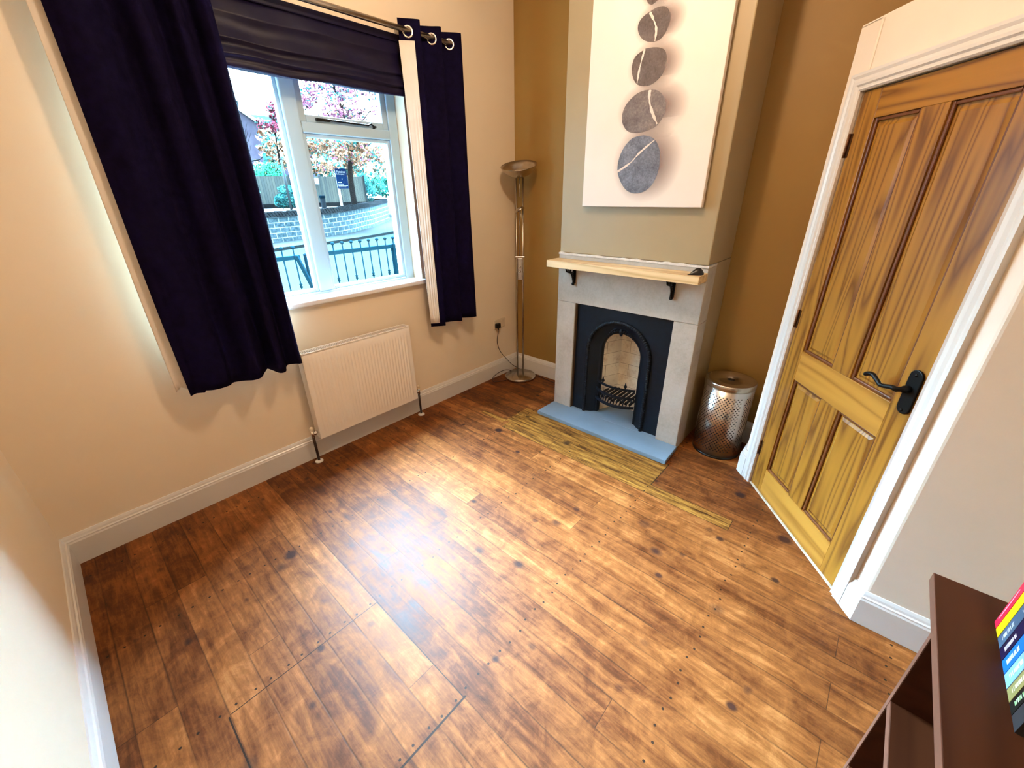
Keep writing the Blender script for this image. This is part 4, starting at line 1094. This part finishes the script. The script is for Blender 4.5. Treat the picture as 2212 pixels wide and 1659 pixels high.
for i in range(22):
    z = 2.7+i*.08; a = R.uniform(0, 2*pi); p0 = Vector((6.1+.1*(i/22), 24.6, z)); d_ = Vector((cos(a)*.7, sin(a)*.5, 1.0)); l = R.uniform(.4, .9); segs.append(([p0, p0+d_*l*.5+Vector((.05, 0, 0)), p0+d_*l], .02, .006))
branch_tree(bt, 'branches', None, segs, 2)
bs = thing('evergreen_bush', (7.6, 26, 1.02), 'bright green bush behind the timber fence', 'bush')
MB().tube([(7.6, 26, .9), (7.6, 26, 3)], .06, 8).build('stem', M['bark'], bs)
leaves(bs, 'foliage', [(7.4, 26, 2.7, .7, .6, .7), (8.0, 26, 2.8, .6, .6, .7), (7.0, 26, 2.5, .5, .5, .6), (7.7, 26, 2.0, .9, .6, .9)], 2600, .07, ['leaf_green', 'leaf_teal'], 8, lambda R, c: 0 if c.z > 2.6 else 1)
for nm, blobs, lab in (
    ('clipped_hedge', [(5.35, 22.6, 1.85, .38, .35, .48), (5.15, 22.6, 1.45, .52, .35, .4)], 'low dark hedge furthest left behind the stone wall'),
    ('clipped_hedge', [(6.95, 22, 1.95, .50, .4, .22), (6.85, 22, 1.45, .68, .45, .36), (6.45, 22, 1.35, .3, .4, .3)], 'two-tiered dark hedge behind the thin pole'),
    ('garden_shrub', [(13.05, 24.9, 2.5, .42, .4, .45), (13.25, 24.9, 1.75, .55, .45, .55)], 'dark leafy shrub right of the timber fence')):
    cx_ = blobs[0][0]; h = thing(nm, (cx_, blobs[0][1], 1.02), lab, 'hedge' if 'hedge' in nm else 'shrub')
    MB().tube([(cx_, blobs[0][1], .95), (cx_, blobs[0][1], blobs[0][2])], .04, 6).build('stem', M['bark'], h)
    leaves(h, 'foliage', blobs, 1500, .06, ['leaf_dark', 'leaf_teal'], 9, lambda R, c: 0 if R.random() < .7 else 1)
bg = thing('background_trees', (16, 34, 1.0), 'band of mixed autumn trees beyond the timber fence', 'trees')
bg['kind'] = 'stuff'
bl_ = []
for i in range(90):
    x = R.uniform(9.0, 25); bl_.append((x, 30+R.uniform(-1, 3)+max(0, x-14)*.6, R.uniform(1.6, 5.6), R.uniform(.6, 1.1), .6, R.uniform(.35, .7)))
bgl = leaves(bg, 'foliage', bl_, 9000, .17, ['leaf_teal', 'leaf_orange', 'leaf_green'], 14, lambda R, c: (0 if R.random() < .45 else 1) if c.z > 3 else (2 if R.random() < .3 else 0)); bgl['kind'] = 'stuff'

# houses
hs_ = thing('house', (12, 46, 1), 'brick house gable with white verge far across the road', 'house')
gp = [(5, 1), (15.2, 1), (15.2, 7.5), (12.35, 9.3), (9.5, 11.1), (5, 8.3)]
MB().prism_ax(gp, 'y', 45, 52).build('gable_wall', M['gable'], hs_)
def slab(p0, p1, y0, y1, th, name, mat):
    d_ = Vector((p1[0]-p0[0], p1[1]-p0[1])).normalized(); n_ = Vector((-d_.y, d_.x))*th
    if n_.y < 0: n_ = -n_
    MB().prism_ax([p0, p1, (p1[0]+n_.x, p1[1]+n_.y), (p0[0]+n_.x, p0[1]+n_.y)], 'y', y0, y1).build(name, M[mat], hs_)
slab((9.5, 11.1), (15.9, 7.06), 44.8, 52, .22, 'roof_slope', 'roof'); slab((9.5, 11.1), (15.9, 7.06), 44.6, 44.8, .22, 'verge_board', 'verge')
slab((9.5, 11.1), (4.4, 7.9), 44.8, 52, .22, 'roof_slope', 'roof')
B(12.9, 13.9, 46, 47, 8.2, 9.62).build('chimney', M['roof'], hs_)
h2 = thing('house', (17.5, 52, 1), 'slate roofed house beyond the brick gable', 'house')
B(14.8, 24, 53.0, 60, 1, 7.8).build('wall', M['gable'], h2)
MB().prism_ax([(52.5, 7.6), (56.4, 10.15), (60.5, 7.6)], 'x', 14.5, 24).build('roof', M['roof'], h2)

# ------------------------------------------------------------------ light
W = bpy.data.worlds.new('World'); SC.world = W; W.use_nodes = True
nt = W.node_tree; N = nt.nodes; Lk = nt.links
tc = N.new('ShaderNodeTexCoord'); sx = N.new('ShaderNodeSeparateXYZ'); Lk.new(tc.outputs['Generated'], sx.inputs[0])
cr = N.new('ShaderNodeValToRGB'); Lk.new(sx.outputs[2], cr.inputs[0])
e = cr.color_ramp.elements
e[0].position = .0; e[0].color = (.48, .80, 1, 1); e[1].position = .55; e[1].color = (.46, .73, 1, 1)
x_ = e.new(.85); x_.color = (.46, .73, 1, 1)
bgn = N['Background']; Lk.new(cr.outputs[0], bgn.inputs[0])
# added bright sky lobe, aimed through the window to light the floor
vm = N.new('ShaderNodeVectorMath'); vm.operation = 'DOT_PRODUCT'; Lk.new(tc.outputs['Generated'], vm.inputs[0])
vm.inputs[1].default_value = Vector((.72, 1.0, 1.72)).normalized()
def wm(op, a, b):
    x = N.new('ShaderNodeMath'); x.operation = op
    for i, v in enumerate((a, b)):
        if isinstance(v, (int, float)): x.inputs[i].default_value = v
        else: Lk.new(v, x.inputs[i])
    return x.outputs[0]
lobe = wm('POWER', wm('MAXIMUM', vm.outputs['Value'], 0.0), 6.5)
Lk.new(wm('ADD', wm('MULTIPLY', lobe, 1350.0), 17.0), bgn.inputs[1])
def light(name, typ, loc, energy, color, **kw):
    l = bpy.data.lights.new(name, typ); l.energy = energy; l.color = color
    for k, v in kw.items(): setattr(l, k, v)
    o = bpy.data.objects.new(name, l); COL.objects.link(o); o.location = loc; return o
light('ceiling_lamp', 'POINT', (-1.62, -1.52, 2.78), 52, (1, .73, .50), shadow_soft_size=.07)

# ------------------------------------------------------------------ camera
cam = bpy.data.cameras.new('camera'); co = bpy.data.objects.new('camera', cam); COL.objects.link(co)
cam.sensor_width = 36; cam.sensor_fit = 'HORIZONTAL'; cam.lens = 882.87/2212*36; cam.clip_start = .02; cam.clip_end = 300
co.location = (-2.9318, -2.5818, 1.6249); co.rotation_mode = 'XYZ'
co.rotation_euler = (radians(64.976), radians(.717), radians(-48.236))
SC.camera = co
vs = SC.view_settings; vs.view_transform = 'Standard'; vs.look = 'None'; vs.exposure = 0.16; vs.gamma = 1; vs.use_curve_mapping = False
